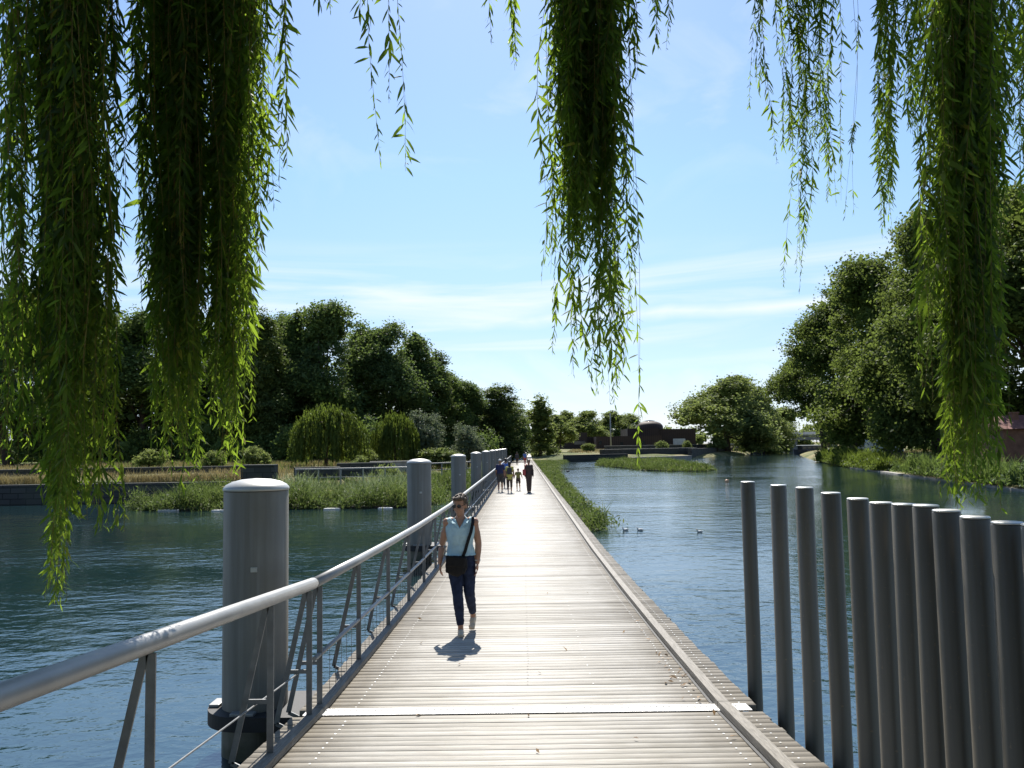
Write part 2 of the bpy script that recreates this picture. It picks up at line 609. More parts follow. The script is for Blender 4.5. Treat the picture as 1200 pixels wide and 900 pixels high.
def lake_sd(X, Y):
    """distance to the shoreline, negative in the water"""
    d = np.full(X.shape, 1e9)
    inside = np.zeros(X.shape, bool)
    n = len(LAKE)
    for i in range(n):
        ax, ay = LAKE[i]
        bx, by = LAKE[(i + 1) % n]
        ex, ey = bx - ax, by - ay
        tt = np.clip(((X - ax) * ex + (Y - ay) * ey) / (ex * ex + ey * ey), 0, 1)
        d = np.minimum(d, np.hypot(X - ax - tt * ex, Y - ay - tt * ey))
        cond = ((ay > Y) != (by > Y)) & (X < ex * (Y - ay) / (ey if ey else 1e-9) + ax)
        inside ^= cond
    return np.where(inside, -d, d)


def ground_z(X, Y):
    X = np.asarray(X, float)
    Y = np.asarray(Y, float)
    sd = lake_sd(X, Y)
    edge = np.interp(sd, [-3, -0.4, 0.15, 1.5, 4, 20, 60, 200], [-2.6, -0.9, 0.05, 0.55, 0.95, 1.35, 1.8, 2.1])
    left = (X < -2.5) & (Y > 45)
    edge = np.where(left & (X < -13) & (Y < 60), np.interp(sd, [-3, 0.0, 0.35, 8, 14, 40], [-2.6, -1.0, 1.15, 1.25, 1.7, 2.0]), edge)
    near = np.where(Y < 6, np.interp(sd, [-3, -0.4, 0.2, 1.5, 4], [-2.6, -0.9, 0.2, 1.0, 1.16]), edge)
    z = np.where(Y < 6, near, edge)
    bumps = 0.08 * np.sin(X * 0.7 + 1.3 * np.sin(Y * 0.31)) * np.sin(Y * 0.53 + 0.7)
    z = z + np.where(sd > 1.5, bumps, 0)
    # the path leaving the far end of the footbridge
    rise = np.interp(Y, [148, 160, 250, 345], [0.42, 0.75, 1.35, 1.95])
    k = np.clip(1 - (np.abs(X + 0.0) - 2.6) / 3.0, 0, 1) * (Y > 147)
    return z * (1 - k) + rise * k


xs = np.concatenate([np.linspace(-3000, -90, 26)[:-1], np.arange(-90, 120, 1.1), np.linspace(120, 3000, 26)])
ys = np.concatenate([np.linspace(-600, -8, 12)[:-1], np.arange(-8, 170, 0.9), np.arange(170, 360, 3.0), np.linspace(360, 5000, 26)])
GX, GY = np.meshgrid(xs, ys)
GZ = ground_z(GX, GY)
nx, ny = len(xs), len(ys)
idx = np.arange(nx * ny).reshape(ny, nx)
Fq = np.stack([idx[:-1, :-1], idx[:-1, 1:], idx[1:, 1:], idx[1:, :-1]], -1).reshape(-1, 4)
t = NT('ground_grass')
n1 = t.noise(0.09, 5, t.world_pos())
n2 = t.noise(1.3, 6, t.world_pos())
n3 = t.noise(14, 4, t.world_pos())
dry = t.ramp(n2, [(0.3, (0.16, 0.13, 0.06)), (0.7, (0.30, 0.245, 0.13))])
grn = t.ramp(n2, [(0.3, (0.045, 0.065, 0.02)), (0.7, (0.10, 0.12, 0.04))])
t.bsdf(t.mix(t.ramp(t.math('ADD', t.math('MULTIPLY', n1, 0.6), t.math('MULTIPLY', t.noise(0.35, 4, t.world_pos()), 0.4)), [(0.42, 0.02), (0.56, 0.95)]), dry, grn), 0.95, 0, 0.15, n3, 0.6, 0.05)
M_GROUND = t.m
ground = link('ground', np_mesh('ground', np.stack([GX, GY, GZ], -1).reshape(-1, 3), [Fq], smooth=True), M_GROUND)
tag(ground, kind='structure')

t = NT('lake_water')
b = t.n('ShaderNodeBsdfPrincipled')
b.inputs['Base Color'].default_value = (0.009, 0.025, 0.028, 1)
b.inputs['Roughness'].default_value = 0.06
b.inputs['IOR'].default_value = 2.15
b.inputs['Specular IOR Level'].default_value = 0.55
wa = t.noise(1.0, 3, t.world_pos((2.6, 3.1, 1)), 0.5)
wb = t.noise(1.0, 3, t.world_pos((7.5, 8.5, 1)), 0.55)
wc = t.noise(1.0, 2, t.world_pos((0.05, 0.11, 1)), 0.5)
gust = t.ramp(wc, [(0.36, 0.28), (0.62, 1.0)])
wd = t.noise(1.0, 2, t.world_pos((0.9, 1.15, 1)), 0.5)
hsum = t.math('MULTIPLY', t.math('ADD', t.math('ADD', wa, t.math('MULTIPLY', wb, 0.40)), t.math('MULTIPLY', wd, 1.9)), gust)
bp = t.n('ShaderNodeBump')
bp.inputs['Strength'].default_value = 1.0
bp.inputs['Distance'].default_value = 0.026
t.l(hsum, bp.inputs['Height'])
t.l(bp.outputs[0], b.inputs['Normal'])
t.l(b.outputs[0], t.out.inputs[0])
me = np_mesh('water', [(-140, -1, 0), (240, -1, 0), (240, 420, 0), (-140, 420, 0)], [np.array([[0, 1, 2, 3]])])
tag(link('water', me, t.m), kind='structure')

# path beyond the bridge, laid over the ground
py = np.arange(149.5, 345, 2.5)
V = []
for y in py:
    z = np.interp(y, [148, 160, 250, 345], [0.42, 0.75, 1.35, 1.95]) + 0.03
    V += [(-1.75, y, z), (1.75, y, z)]
k = np.arange(len(py) - 1)
me = np_mesh('path', V, [np.stack([2 * k, 2 * k + 1, 2 * k + 3, 2 * k + 2], -1)])
tag(link('path', me, M_PATH), kind='structure')

# ------------------------------------------------------------------ footbridge
def deck_z(Y):
    return float(np.interp(Y, [-2, 0, 7.1, 10, 14, 20, 45, 200], [1.28, 1.20, 0.70, 0.61, 0.52, 0.44, 0.40, 0.42]))


HALF = 1.885


def planks(y0, y1, pitch):
    """one mesh of cross boards following the deck profile"""
    V, Fl = [], []
    n = int((y1 - y0) / pitch)
    rng = np.random.default_rng(5)
    for i in range(n):
        a = y0 + i * pitch
        b_ = a + pitch - rng.uniform(0.0025, 0.0065)
        dz = rng.normal(0, 0.0010)
        tl = rng.normal(0, 0.0012)
        za, zb = deck_z(a) + dz, deck_z(b_) + dz
        xl, xr = -HALF + rng.normal(0, 0.006), HALF + rng.normal(0, 0.006)
        c_ = 0.002
        s = len(V)
        for x, e in ((xl, tl), (xr, -tl)):
            V += [(x, a, za - 0.05), (x, a, za - c_ + e), (x, a + c_, za + e), (x, b_ - c_, zb + e), (x, b_, zb - c_ + e), (x, b_, zb - 0.05)]
        for k in range(6):
            Fl.append((s + k, s + (k + 1) % 6, s + 6 + (k + 1) % 6, s + 6 + k))
    me = np_mesh('deck', V, [np.array(Fl)])
    bm = bmesh.new()
    bm.from_mesh(me)
    bmesh.ops.holes_fill(bm, edges=[e for e in bm.edges if e.is_boundary])
    bmesh.ops.recalc_face_normals(bm, faces=bm.faces[:])
    bm.to_mesh(me)
    bm.free()
    return me


def screws(deck, y0, y1, rows, step, r, slot):
    """screw heads added to the boards' own mesh"""
    bm = bmesh.new()
    bm.from_mesh(deck.data)
    rng = np.random.default_rng(8)
    for x in rows:
        y = y0
        while y < y1:
            z = deck_z(y) + 0.005
            xx = x + rng.normal(0, 0.004)
            f = bm.faces.new([bm.verts.new((xx + r * math.cos(k * 1.047), y + r * math.sin(k * 1.047), z)) for k in range(6)])
            f.material_index = slot
            y += step
    bm.to_mesh(deck.data)
    bm.free()


def beam(x, wid, hgt, y0, y1, step, root):
    """kerb beam following the deck, each jointed length a part"""
    ys_ = np.arange(y0, y1, step)
    for a in ys_:
        b_ = min(a + step - 0.012, y1)
        mb = MB()
        for p, q in ((a, (a + b_) / 2), ((a + b_) / 2, b_)):
            za, zb = deck_z(p) + 0.008, deck_z(q) + 0.008
            mb.poly([(x - wid / 2, p, za), (x + wid / 2, p, za), (x + wid / 2 - 0.006, p, za + hgt), (x - wid / 2 + 0.006, p, za + hgt)], (0, q - p, zb - za))
        mb.build('kerb_beam', M_BEAM, root)


gangway = thing('gangway', 'short sloping timber gangway in the foreground, ending at the white metal strip', 'gangway', (0, 0, 0))
gdeck = link('deck', planks(-1.16, 7.04, 0.124), [M_DECK, M_SCREWB, M_SCREW], gangway)
for s in (-1, 1):
    beam(1.60 if s > 0 else -1.70, 0.10, 0.05 if s > 0 else 0.04, -1.0, 7.13, 4.1, gangway)
for s in (-1, 1):
    mb = MB()
    for a, b_ in ((-1.1, 3), (3, 7.0)):
        mb.poly([(s * 1.5, a, deck_z(a) - 0.055), (s * 1.62, a, deck_z(a) - 0.055), (s * 1.62, a, deck_z(a) - 0.33), (s * 1.5, a, deck_z(a) - 0.33)], (0, b_ - a, deck_z(b_) - deck_z(a)))
    mb.build('underframe', M_STEELDK, gangway)
screws(gdeck, 0.9, 6.95, (-1.42, 1.42, 1.76), 0.124, 0.008, 1)
mb = MB()
mb.box((0, 7.135, deck_z(7.135) + 0.0085), (3.62, 0.21, 0.008), Matrix.Rotation(-0.055, 3, 'X'), 0.003)
for i in range(140):
    mb.box((-1.71 + i * 0.0246, 7.13 + (0.03 if i % 2 else -0.03), deck_z(7.13) + 0.0145), (0.006, 0.035, 0.005), Matrix.Rotation(0.7 if i % 2 else -0.7, 3, 'Z'))
mb.build('hinge_plate', M_STRIP, gangway)

bridge = thing('footbridge', 'long floating timber footbridge running straight across the lake to the far shore', 'footbridge', (0, 0, 0))
bdeck = link('deck', planks(7.23, 150.0, 0.124), [M_DECK, M_SCREWB, M_SCREW], bridge)
for s in (-1, 1):
    beam(1.60 if s > 0 else -1.70, 0.10, 0.05 if s > 0 else 0.04, 7.14, 150, 4.0, bridge)
screws(bdeck, 7.3, 40, (-1.42, 1.42, 1.76, -1.76), 0.124, 0.008, 1)
screws(bdeck, 8.0, 34, (0.02,), 0.124, 0.008, 2)
screws(bdeck, 8.0, 34, (0.62,), 0.372, 0.007, 1)
for j in range(11):
    a = 7.3 + 13 * j
    b_ = min(a + 12.7, 150)
    mb = MB()
    mb.poly([(-1.8, a, deck_z(a) - 0.055), (1.8, a, deck_z(a) - 0.055), (1.8, a, -0.35), (-1.8, a, -0.35)], (0, b_ - a, deck_z(b_) - deck_z(a)))
    mb.build('pontoon', M_STEELDK, bridge)

for root_, y0_, y1_ in ((gangway, -1.0, 7.02), (bridge, 7.26, 149.9)):  # dark-coloured strip stands in for the shaded joint line beside the kerb
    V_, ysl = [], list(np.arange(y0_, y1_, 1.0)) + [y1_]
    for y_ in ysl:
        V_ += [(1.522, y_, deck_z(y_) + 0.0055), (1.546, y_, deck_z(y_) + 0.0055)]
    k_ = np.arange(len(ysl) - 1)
    link('kerb_joint_shadow', np_mesh('kerb_joint_shadow', V_, [np.stack([2 * k_, 2 * k_ + 1, 2 * k_ + 3, 2 * k_ + 2], -1)]), M_RUBBER, root_)

# railing -------------------------------------------------------------
RX = -1.72


def rail_height(Y):
    return 1.0


def post_pair(mb, y, h, b=0.016):
    """an upright with a raking bar outside it, joined by a short rung, and a strut at the foot"""
    z = deck_z(y)
    ztop = z + h - 0.05
    mb.box((RX, y, z + (h - 0.05) / 2), (0.045, 0.012, h - 0.05))
    d = 0.26
    a, c = Vector((RX - 0.03, y, ztop)), Vector((RX - d, y, z - 0.02))
    L = (a - c).length
    ang = math.atan2(a.x - c.x, a.z - c.z)
    mb.box((a + c) / 2, (0.04, 0.012, L), Matrix.Rotation(ang, 3, 'Y'))
    zr = z + 0.36 * h
    xr = RX - 0.03 - (d - 0.03) * 0.62
    mb.box(((RX + xr) / 2, y, zr), (abs(RX - xr), 0.014, 0.03))
    a, c = Vector((RX - d, y, z - 0.02)), Vector((RX - 0.01, y, z - 0.14))
    L = (a - c).length
    mb.box((a + c) / 2, (0.03, 0.012, L), Matrix.Rotation(math.atan2(a.x - c.x, a.z - c.z), 3, 'Y'))


def railing(root, ys_posts, rail_pts, mid_pts, r, midr):
    mb = MB()
    mb.tube(rail_pts, r, 14)
    mb.build('handrail', M_RAIL, root)
    mb = MB()
    mb.tube(mid_pts, midr, 8)
    mb.build('mid_rail', M_RAIL if midr > 0.01 else M_RAILDK, root)
    for y in ys_posts:
        mb = MB()
        post_pair(mb, y, 1.06)
        mb.build('post', M_RAILDK, root)


rg = thing('railing', 'grey tubular handrail with paired bars along the left of the sloping gangway', 'railing', (0, 0, 0))
railing(rg, [0.6, 2.3, 3.98, 5.85, 6.9], [(RX, y, deck_z(y) + 1.06) for y in (-0.6, 2.0, 4.86, 7.02)],
        [(RX - 0.1, y, deck_z(y) + 0.36) for y in (0.6, 3.0, 7.02)], 0.047, 0.006)
rb = thing('railing', 'long grey tubular handrail along the left of the floating footbridge behind the walking woman', 'railing', (0, 0, 0))
yp = [7.25] + list(np.arange(8.96, 149, 1.95))
railing(rb, yp, [(RX, y, deck_z(y) + 1.06) for y in [7.06, 8.9, 11, 14, 17] + list(np.arange(20, 150, 6.0))],
        [(RX, y, deck_z(y) + 0.45) for y in [7.06, 8.9, 11, 14, 17] + list(np.arange(20, 150, 6.0))], 0.045, 0.02)
mb = MB()
for y in np.arange(7.6, 60, 0.18 if False else 0.24):
    z = deck_z(y)
    mb.box((RX + 0.005, y, z + 0.24), (0.004, 0.004, 0.42))
mb.build('wire_infill', M_RAILDK, rb)

# piles ----------------------------------------------------------------
ORD = ['nearest', 'second', 'third', 'fourth', 'fifth', 'sixth', 'seventh', 'eighth', 'ninth', 'tenth', 'eleventh']


def make_pile():
    root = thing('mooring_pile', '', 'pile', (0, 0, 0), 0, 'steel piles along the left side of the footbridge')
    mb = MB()
    mb.lathe([(0.305, -3.2), (0.305, 2.455), (0.300, 2.465), (0.0, 2.465)], 40)
    mb.build('shaft', M_PILE, root)
    mb = MB()
    mb.lathe([(0.0, 2.467), (0.312, 2.467), (0.314, 2.482), (0.308, 2.497), (0.285, 2.522), (0.23, 2.550), (0.14, 2.572), (0.0, 2.582)], 40)
    mb.build('cap', M_CAP, root)
    mb = MB()
    # guide collar tying the pile to the pontoon
    n = 28
    pts = []
    for kk in range(n + 1):
        a = math.pi / 2 + math.pi * kk / n
        pts.append((0.43 * math.cos(a), 0.43 * math.sin(a), 0.30))
    pts = [(0.86, 0.43, 0.30)] + pts + [(0.86, -0.43, 0.30)]
    mb.poly(pts, (0, 0, 0.13))
    cl = mb.build('guide_collar', M_RUBBER, root)
    mb = MB()
    mb.box((-0.36, 0.0, 0.445), (0.10, 0.22, 0.03), None, 0.008)
    mb.build('roller', M_RAIL, cl)
    mb = MB()
    mb.box((0.0, -0.36, 0.445), (0.22, 0.10, 0.03), None, 0.008)
    mb.build('roller', M_RAIL, cl)
    return root


pile0 = make_pile()
for i in range(11):
    o = pile0 if i == 0 else copy_tree(pile0)
    y = 8.35 + 13.4 * i
    o.location = (-2.63 if i else -2.60, y, 0)
    o.rotation_euler = (0, 0, 0)
    if i == 0:
        mb = MB()
        mb.box((0.075, -0.3045, 1.74), (0.06, 0.018, 0.045), None, 0.003)
        mb.build('plate', M_CAP, o)
        o['label'] = 'big round grey pile with a white domed cap, nearest to the camera beside the railing'
    else:
        o['label'] = '%s round grey pile with pale cap counted from the camera along the left railing' % ORD[i]

# stakes ---------------------------------------------------------------
SY = [7.85, 6.96, 6.29, 5.73, 5.28, 4.95, 4.68, 4.42, 4.17, 3.92, 3.69, 3.46]
st0 = None
for i, y in enumerate(SY):
    if st0 is None:
        st0 = thing('steel_stake', '', 'stake', (0, 0, 0), 0, 'dark steel stakes on the right of the gangway')
        mb = MB()
        mb.lathe([(0.064, -3.0), (0.064, 2.494), (0.061, 2.498), (0.0, 2.498)], 28)
        mb.build('shaft', M_STAKE, st0)
        mb = MB()
        mb.lathe([(0.0, 2.4985), (0.058, 2.4985), (0.0625, 2.502), (0.0625, 2.506), (0.059, 2.509), (0.0, 2.5095)], 28)
        mb.build('cap', M_STAKECAP, st0)
        o = st0
    else:
        o = copy_tree(st0)
    o.location = (2.05, y, (-0.01, 0.0, 0.012, 0.004, -0.006)[i % 5])
    o.rotation_euler = (0.004 * math.sin(i * 2.1), 0.004 * math.sin(i * 1.3), 0.05 * math.sin(i * 1.7))
    o['label'] = ['dark steel stake farthest from the camera, standing alone beside the white strip', 'second dark steel stake from the white strip, with wide gaps either side',
                  'third dark steel stake counting from the white strip', 'fourth dark steel stake counting from the white strip', 'fifth dark steel stake counting from the white strip',
                  'sixth dark stake from the white strip, first of the tightly spaced ones', 'seventh dark steel stake from the white strip, tightly spaced', 'eighth dark steel stake from the white strip, tightly spaced',
                  'ninth dark steel stake from the white strip, tightly spaced', 'tenth dark steel stake from the white strip, under the hanging willow', 'widest looking dark steel stake, just right of the hanging willow tips',
                  'dark steel stake cut by the right edge of the photo', 'dark steel stake nearest the camera, just outside the right edge'][i]

# ------------------------------------------------------------------ the overhanging willow
LEAF_T = np.array([[0, 1, 2], [1, 3, 4], [1, 4, 2], [3, 5, 4]])


def willow_leaves(P, D, S, L, W):
    """lanceolate leaves: base P, direction D, side S, length L, width W; the tip droops"""
    N = np.cross(S, D)
    L, W = L[:, None], W[:, None]
    down = np.array([[0, 0, -1.0]])
    p0 = P
    m1 = P + D * L * 0.32
    m2 = P + D * L * 0.68 + down * L * 0.035
    tip = P + D * L * 0.97 + down * L * 0.11
    V = np.stack([p0, m1 + S * W * 0.5 + N * W * 0.12, m1 - S * W * 0.5 + N * W * 0.12,
                  m2 + S * W * 0.42 + N * W * 0.1, m2 - S * W * 0.42 + N * W * 0.1, tip], 1).reshape(-1, 3)
    Ft = (np.arange(len(P))[:, None, None] * 6 + LEAF_T[None]).reshape(-1, 3)
    return V, Ft


def strand(rng, top, bot, leaf=0.085, step=0.017, bare=0.0, r=0.0022, thin=False):
    """one hanging twig: returns (leaf verts, leaf tris, twig verts, twig quads)"""
    top, bot = np.array(top, float), np.array(bot, float)
    L = np.linalg.norm(top - bot)
    ph, am = rng.uniform(0, 6.28, 2), rng.uniform(0.012, 0.05, 2)
    fr = rng.uniform(1.0, 2.4, 2)

    def pos(tt):
        p = top[None] * (1 - tt[:, None]) + bot[None] * tt[:, None]
        env = np.minimum(tt * 3, 1)[:, None]
        return p + env * np.stack([am[0] * np.sin(ph[0] + fr[0] * tt * L * 1.5), am[1] * np.sin(ph[1] + fr[1] * tt * L * 1.5), 0 * tt], 1)
    # leaves in little tufts along the stem
    n = max(4, int(L / step))
    tt = np.sort(rng.uniform(0, 1, n) if bare else (np.arange(n) + rng.uniform(-0.45, 0.45, n)) / n)
    tt = np.clip(tt, 0.0, 1)
    if not bare and not thin:
        dens = 0.62 + 0.38 * np.sin(tt * L * rng.uniform(3.5, 6.5) + ph[1])
        tt = tt[rng.uniform(0, 1, n) < np.clip(dens + 0.15, 0.25, 1)]
        n = len(tt)
    if bare:
        tuft = np.sin(tt * L * 7 + ph[0]) > 0.55
        tt = tt[tuft | (tt > 0.93)]
        n = len(tt)
    P = pos(tt)
    azm = ph[0] + np.arange(n) * 2.4 + rng.normal(0, 0.5, n)
    ang = np.radians(np.clip(rng.normal(37, 19, n), 3, 95))
    D = np.stack([np.cos(azm) * np.sin(ang), np.sin(azm) * np.sin(ang), -np.cos(ang)], 1)
    u, w_ = rot_basis(D)
    rl = rng.uniform(0, math.pi, n)
    S = u * np.cos(rl)[:, None] + w_ * np.sin(rl)[:, None]
    taper = np.interp(tt, [0, 0.85, 1], [1, 1, 0.6]) * (0.85 + 0.3 * np.sin(tt * L * 5 + ph[1]))
    ll = leaf * np.clip(rng.normal(0.95, 0.24, n), 0.45, 1.45) * taper
    lv, lf = willow_leaves(P, D, S, ll, ll * rng.uniform(0.14, 0.20, n))
    # twig
    k = max(3, int(L / 0.16))
    ts = np.linspace(0, 1, k)
    Q = pos(ts)
    rr = np.linspace(r, r * 0.35, k)[:, None]
    ring = np.stack([Q + rr * np.array([[1, 0, 0]]), Q + rr * np.array([[-0.5, 0.87, 0]]), Q + rr * np.array([[-0.5, -0.87, 0]])], 1).reshape(-1, 3)
    b0 = np.arange(k - 1) * 3
    tf = np.concatenate([np.stack([b0 + i, b0 + (i + 1) % 3, b0 + 3 + (i + 1) % 3, b0 + 3 + i], 1) for i in range(3)])
    return lv, lf, ring, tf


willow = thing('willow_tree', 'big weeping willow over the camera with leafy strands hanging into the picture', 'tree', (-3.4, -3.2, 1.05))
WO = np.array([-3.4, -3.2, 1.05])
hang_tops = []


def hanging(specs, seed):
    """specs: list of (n, Y, dY, x_top, hw_top, x_bot, hw_bot, y_bot, y_spread, leaf, step[, bare])"""
    rng = np.random.default_rng(seed)
    LV, LF, TV, TF = [], [], [], []
    ol = ot = 0
    for sp in specs:
        n, Y, dY, xt, ht, xb, hb, yb, ysd, leaf, step = sp[:11]
        bare = sp[11] if len(sp) > 11 else 0.0
        thin = n <= 3
        core = sp is specs[0] and n > 30
        n = int(n * (2.5 if core else 1.0)) if n > 6 else n
        if core:
            ht, hb, dY = ht * 0.80, hb * 0.80, dY * 1.25
        cen = rng.uniform(-1.2, 1.2, max(3, n // 7))
        for i in range(n):
            g = float(np.clip(0.62 * rng.choice(cen) + rng.normal(0, 0.22), -1.15, 1.15)) if n > 6 else float(rng.uniform(-1, 1))
            yy = Y + rng.uniform(-dY, dY)
            q = yb - abs(rng.normal(0, 1)) * ysd * (0.6 + 0.7 * abs(g)) if i else yb
            q = max(q, 10)
            kk = min(1.0, (q + 160) / (yb + 160))
            xe = xt + g * ht + (xb + g * hb - xt - g * ht) * kk
            top = at(xt + g * ht, -165 + rng.uniform(-30, 10), yy)
            bot = at(xe, q, yy + rng.normal(0, 0.05))
            a, b_, c_, d_ = strand(rng, top, bot, leaf, step, bare, 0.0022, thin)
            LV.append(a); LF.append(b_ + ol); ol += len(a)
            TV.append(c_); TF.append(d_ + ot); ot += len(c_)
    LV, LF, TV, TF = map(np.concatenate, (LV, LF, TV, TF))
    V = np.concatenate([LV, TV]) - WO
    me = np_mesh('hanging_branch', V, [LF, TF + len(LV)], [0, 1])
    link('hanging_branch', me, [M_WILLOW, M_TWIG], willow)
    s0 = specs[0]
    hang_tops.append(np.array(at(s0[3], -165, s0[1])))


HANG = [
    # broad curtain at the far left
    [(46, 4.3, 0.30, 78, 52, 78, 40, 600, 150, 0.088, 0.012), (24, 4.3, 0.25, 62, 40, 50, 26, 715, 80, 0.088, 0.014),
     (26, 4.2, 0.3, 115, 34, 112, 28, 610, 130, 0.088, 0.016), (26, 4.3, 0.3, 18, 30, 15, 26, 560, 150, 0.088, 0.020),
     (8, 4.2, 0.2, 118, 20, 122, 14, 625, 40, 0.088, 0.018)],
    [(40, 4.6, 0.30, 198, 42, 208, 34, 520, 130, 0.088, 0.012), (16, 4.6, 0.2, 205, 30, 215, 26, 570, 60, 0.088, 0.015),
     (14, 4.6, 0.2, 172, 16, 178, 14, 420, 110, 0.088, 0.017)],
    [(34, 4.7, 0.30, 268, 40, 270, 34, 500, 120, 0.088, 0.013), (14, 4.7, 0.25, 280, 34, 262, 24, 560, 60, 0.088, 0.016),
     (10, 4.6, 0.2, 312, 22, 300, 16, 330, 90, 0.09, 0.017), (3, 4.5, 0.1, 330, 7, 331, 7, 222, 40, 0.088, 0.022)],
    [(3, 4.6, 0.1, 372, 12, 374, 10, 12, 6, 0.09, 0.02), (1, 4.6, 0.05, 427, 4, 425, 4, 30, 5, 0.088, 0.018)],
    [(1, 4.6, 0.05, 442, 3, 441, 3, 193, 4, 0.092, 0.021), (1, 4.62, 0.05, 461, 3, 464, 3, 200, 4, 0.092, 0.021), (1, 4.6, 0.05, 452, 3, 455, 3, 120, 4, 0.09, 0.026)],
    [(1, 5.2, 0.05, 570, 3, 572, 3, 52, 4, 0.09, 0.02), (3, 5.2, 0.08, 603, 6, 606, 5, 80, 14, 0.09, 0.017)],
    # the heavy branch in the middle
    [(48, 4.9, 0.22, 688, 44, 690, 36, 300, 110, 0.088, 0.011), (22, 4.9, 0.2, 690, 36, 688, 46, 455, 60, 0.088, 0.015),
     (7, 4.8, 0.15, 655, 12, 637, 12, 355, 60, 0.088, 0.018), (5, 4.9, 0.15, 705, 16, 712, 14, 492, 30, 0.09, 0.018),
     (5, 4.9, 0.1, 722, 10, 735, 10, 440, 50, 0.09, 0.020), (3, 4.8, 0.1, 741, 8, 743, 8, 90, 14, 0.09, 0.02), (1, 4.9, 0.02, 735, 2, 750, 2, 545, 1, 0.075, 0.016, 0.6)],
    [(2, 5.2, 0.1, 760, 4, 762, 4, 58, 10, 0.085, 0.02), (2, 5.2, 0.1, 776, 5, 777, 5, 56, 14, 0.085, 0.02)],
    # lighter branches at the right
    [(18, 6.8, 0.2, 935, 36, 938, 30, 200, 70, 0.085, 0.013), (5, 6.8, 0.15, 932, 14, 935, 11, 345, 40, 0.085, 0.014), (5, 6.8, 0.15, 895, 9, 890, 7, 130, 30, 0.085, 0.014),
     (6, 6.8, 0.15, 972, 12, 975, 10, 240, 40, 0.085, 0.015)],
    [(2, 6.6, 0.05, 1003, 3, 998, 3, 255, 30, 0.075, 0.016, 0.6)],
    [(14, 6.2, 0.2, 1030, 14, 1035, 9, 280, 90, 0.09, 0.014), (12, 6.2, 0.2, 1068, 16, 1072, 12, 175, 50, 0.09, 0.014), (4, 6.2, 0.1, 1040, 6, 1044, 7, 265, 40, 0.085, 0.016)],
    # the long dense branch at the right
    [(52, 4.5, 0.22, 1130, 36, 1132, 32, 560, 130, 0.088, 0.011), (24, 4.5, 0.2, 1130, 36, 1134, 50, 602, 34, 0.088, 0.015),
     (12, 4.4, 0.2, 1098, 18, 1085, 18, 470, 90, 0.09, 0.016), (10, 4.5, 0.2, 1160, 16, 1162, 16, 540, 90, 0.09, 0.017)],
    [(18, 5.0, 0.3, 1186, 24, 1190, 18, 190, 60, 0.088, 0.016), (6, 5.0, 0.3, 1205, 15, 1204, 12, 260, 60, 0.088, 0.017)],
]
for i, sp in enumerate(HANG):
    hanging(sp, 100 + i)

# trunk and limbs, behind and above the camera
mb = MB()
B = Vector((0, 0, 0))
mb.tube([(0, 0, -0.6), (0.02, 0.05, 0.0), (0.1, 0.1, 1.2), (0.22, 0.35, 2.6), (0.35, 0.7, 3.8)], [0.62, 0.5, 0.40, 0.36, 0.30], 16)
mb.build('trunk', M_BARK, willow)
for tgt in hang_tops:
    e = Vector(tgt - WO)
    s = Vector((0.30, 0.6, 3.5))
    mid = s.lerp(e, 0.5) + Vector((0, -0.1, 1.0))
    pts, rs = [], []
    for k in range(11):
        u = k / 10
        pts.append(s * (1 - u) ** 2 + mid * 2 * u * (1 - u) + e * u * u)
        rs.append(0.13 * (1 - u) + 0.018)
    mb = MB()
    mb.tube(pts, rs, 8)
    mb.build('limb', M_BARK, willow)
for e in ((-1.0, 9.0, 6.4), (3.0, 11.0, 7.0), (6.5, 10.5, 6.6), (9.0, 9.0, 6.2)):
    mb = MB()
    e = Vector(e)
    q = Vector((0.3, 0.6, 3.5))
    mb.tube([q, q.lerp(e, 0.35) + Vector((0, -0.2, 1.3)), q.lerp(e, 0.7) + Vector((0, 0, 0.9)), e], [0.24, 0.17, 0.1, 0.03], 8)
    mb.build('limb', M_BARK, willow)
rng = np.random.default_rng(77)
chunks = []
LV, LF, ol = [], [], 0
for i in range(520):
    if i < 200:
        a, rr = rng.uniform(0, 6.28), 4.6 * math.sqrt(rng.uniform(0.02, 1))
        x, y = rr * math.cos(a) + 1.5, rr * math.sin(a) + 0.6
        zt = 6.4 - 0.05 * rr * rr + rng.uniform(-0.3, 0.5)
        zb = zt - rng.uniform(0.6, 1.5)
    else:  # unseen curtain behind the camera, added to block sky light from the strands
        a = rng.uniform(math.pi * 0.98, math.pi * 2.02)
        rr = rng.uniform(3.6, 5.6)
        x, y = rr * 1.25 * math.cos(a) + 3.2, rr * math.sin(a) + 1.8
        zt = 5.4 + rng.uniform(-0.4, 0.6)
        zb = rng.uniform(0.4, 2.2)
    lv, lf, _, _ = strand(rng, (x, y, zt), (x + rng.normal(0, .1), y + rng.normal(0, .1), zb), 0.15, 0.022)
    LV.append(lv); LF.append(lf + ol); ol += len(lv)
# unseen upper crown over the gangway start, added to shade the hanging strands
for i in range(900):
    x, y = rng.uniform(-6.2, 6.8), rng.uniform(4.0, 10.6)
    lump = 0.5 + 0.5 * math.sin(x * 1.3 + 1.0) * math.sin(y * 1.1 + x * 0.4)
    if rng.uniform() > 0.45 + 0.6 * lump:
        continue
    zlow = CAM_Z + 0.523 * y + 0.55
    zt = zlow + rng.uniform(0.5, 1.5)
    zb = zlow + rng.uniform(0.0, 0.5)
    p0, p1 = np.array((x, y, zt)) - WO, np.array((x + rng.normal(0, .3), y + rng.normal(0, .3), zb)) - WO
    lv, lf, _, _ = strand(rng, p0, p1, 0.20, 0.016)
    LV.append(lv); LF.append(lf + ol); ol += len(lv)
link('crown', np_mesh('crown', np.concatenate(LV), [np.concatenate(LF)]), M_WILLOW, willow)

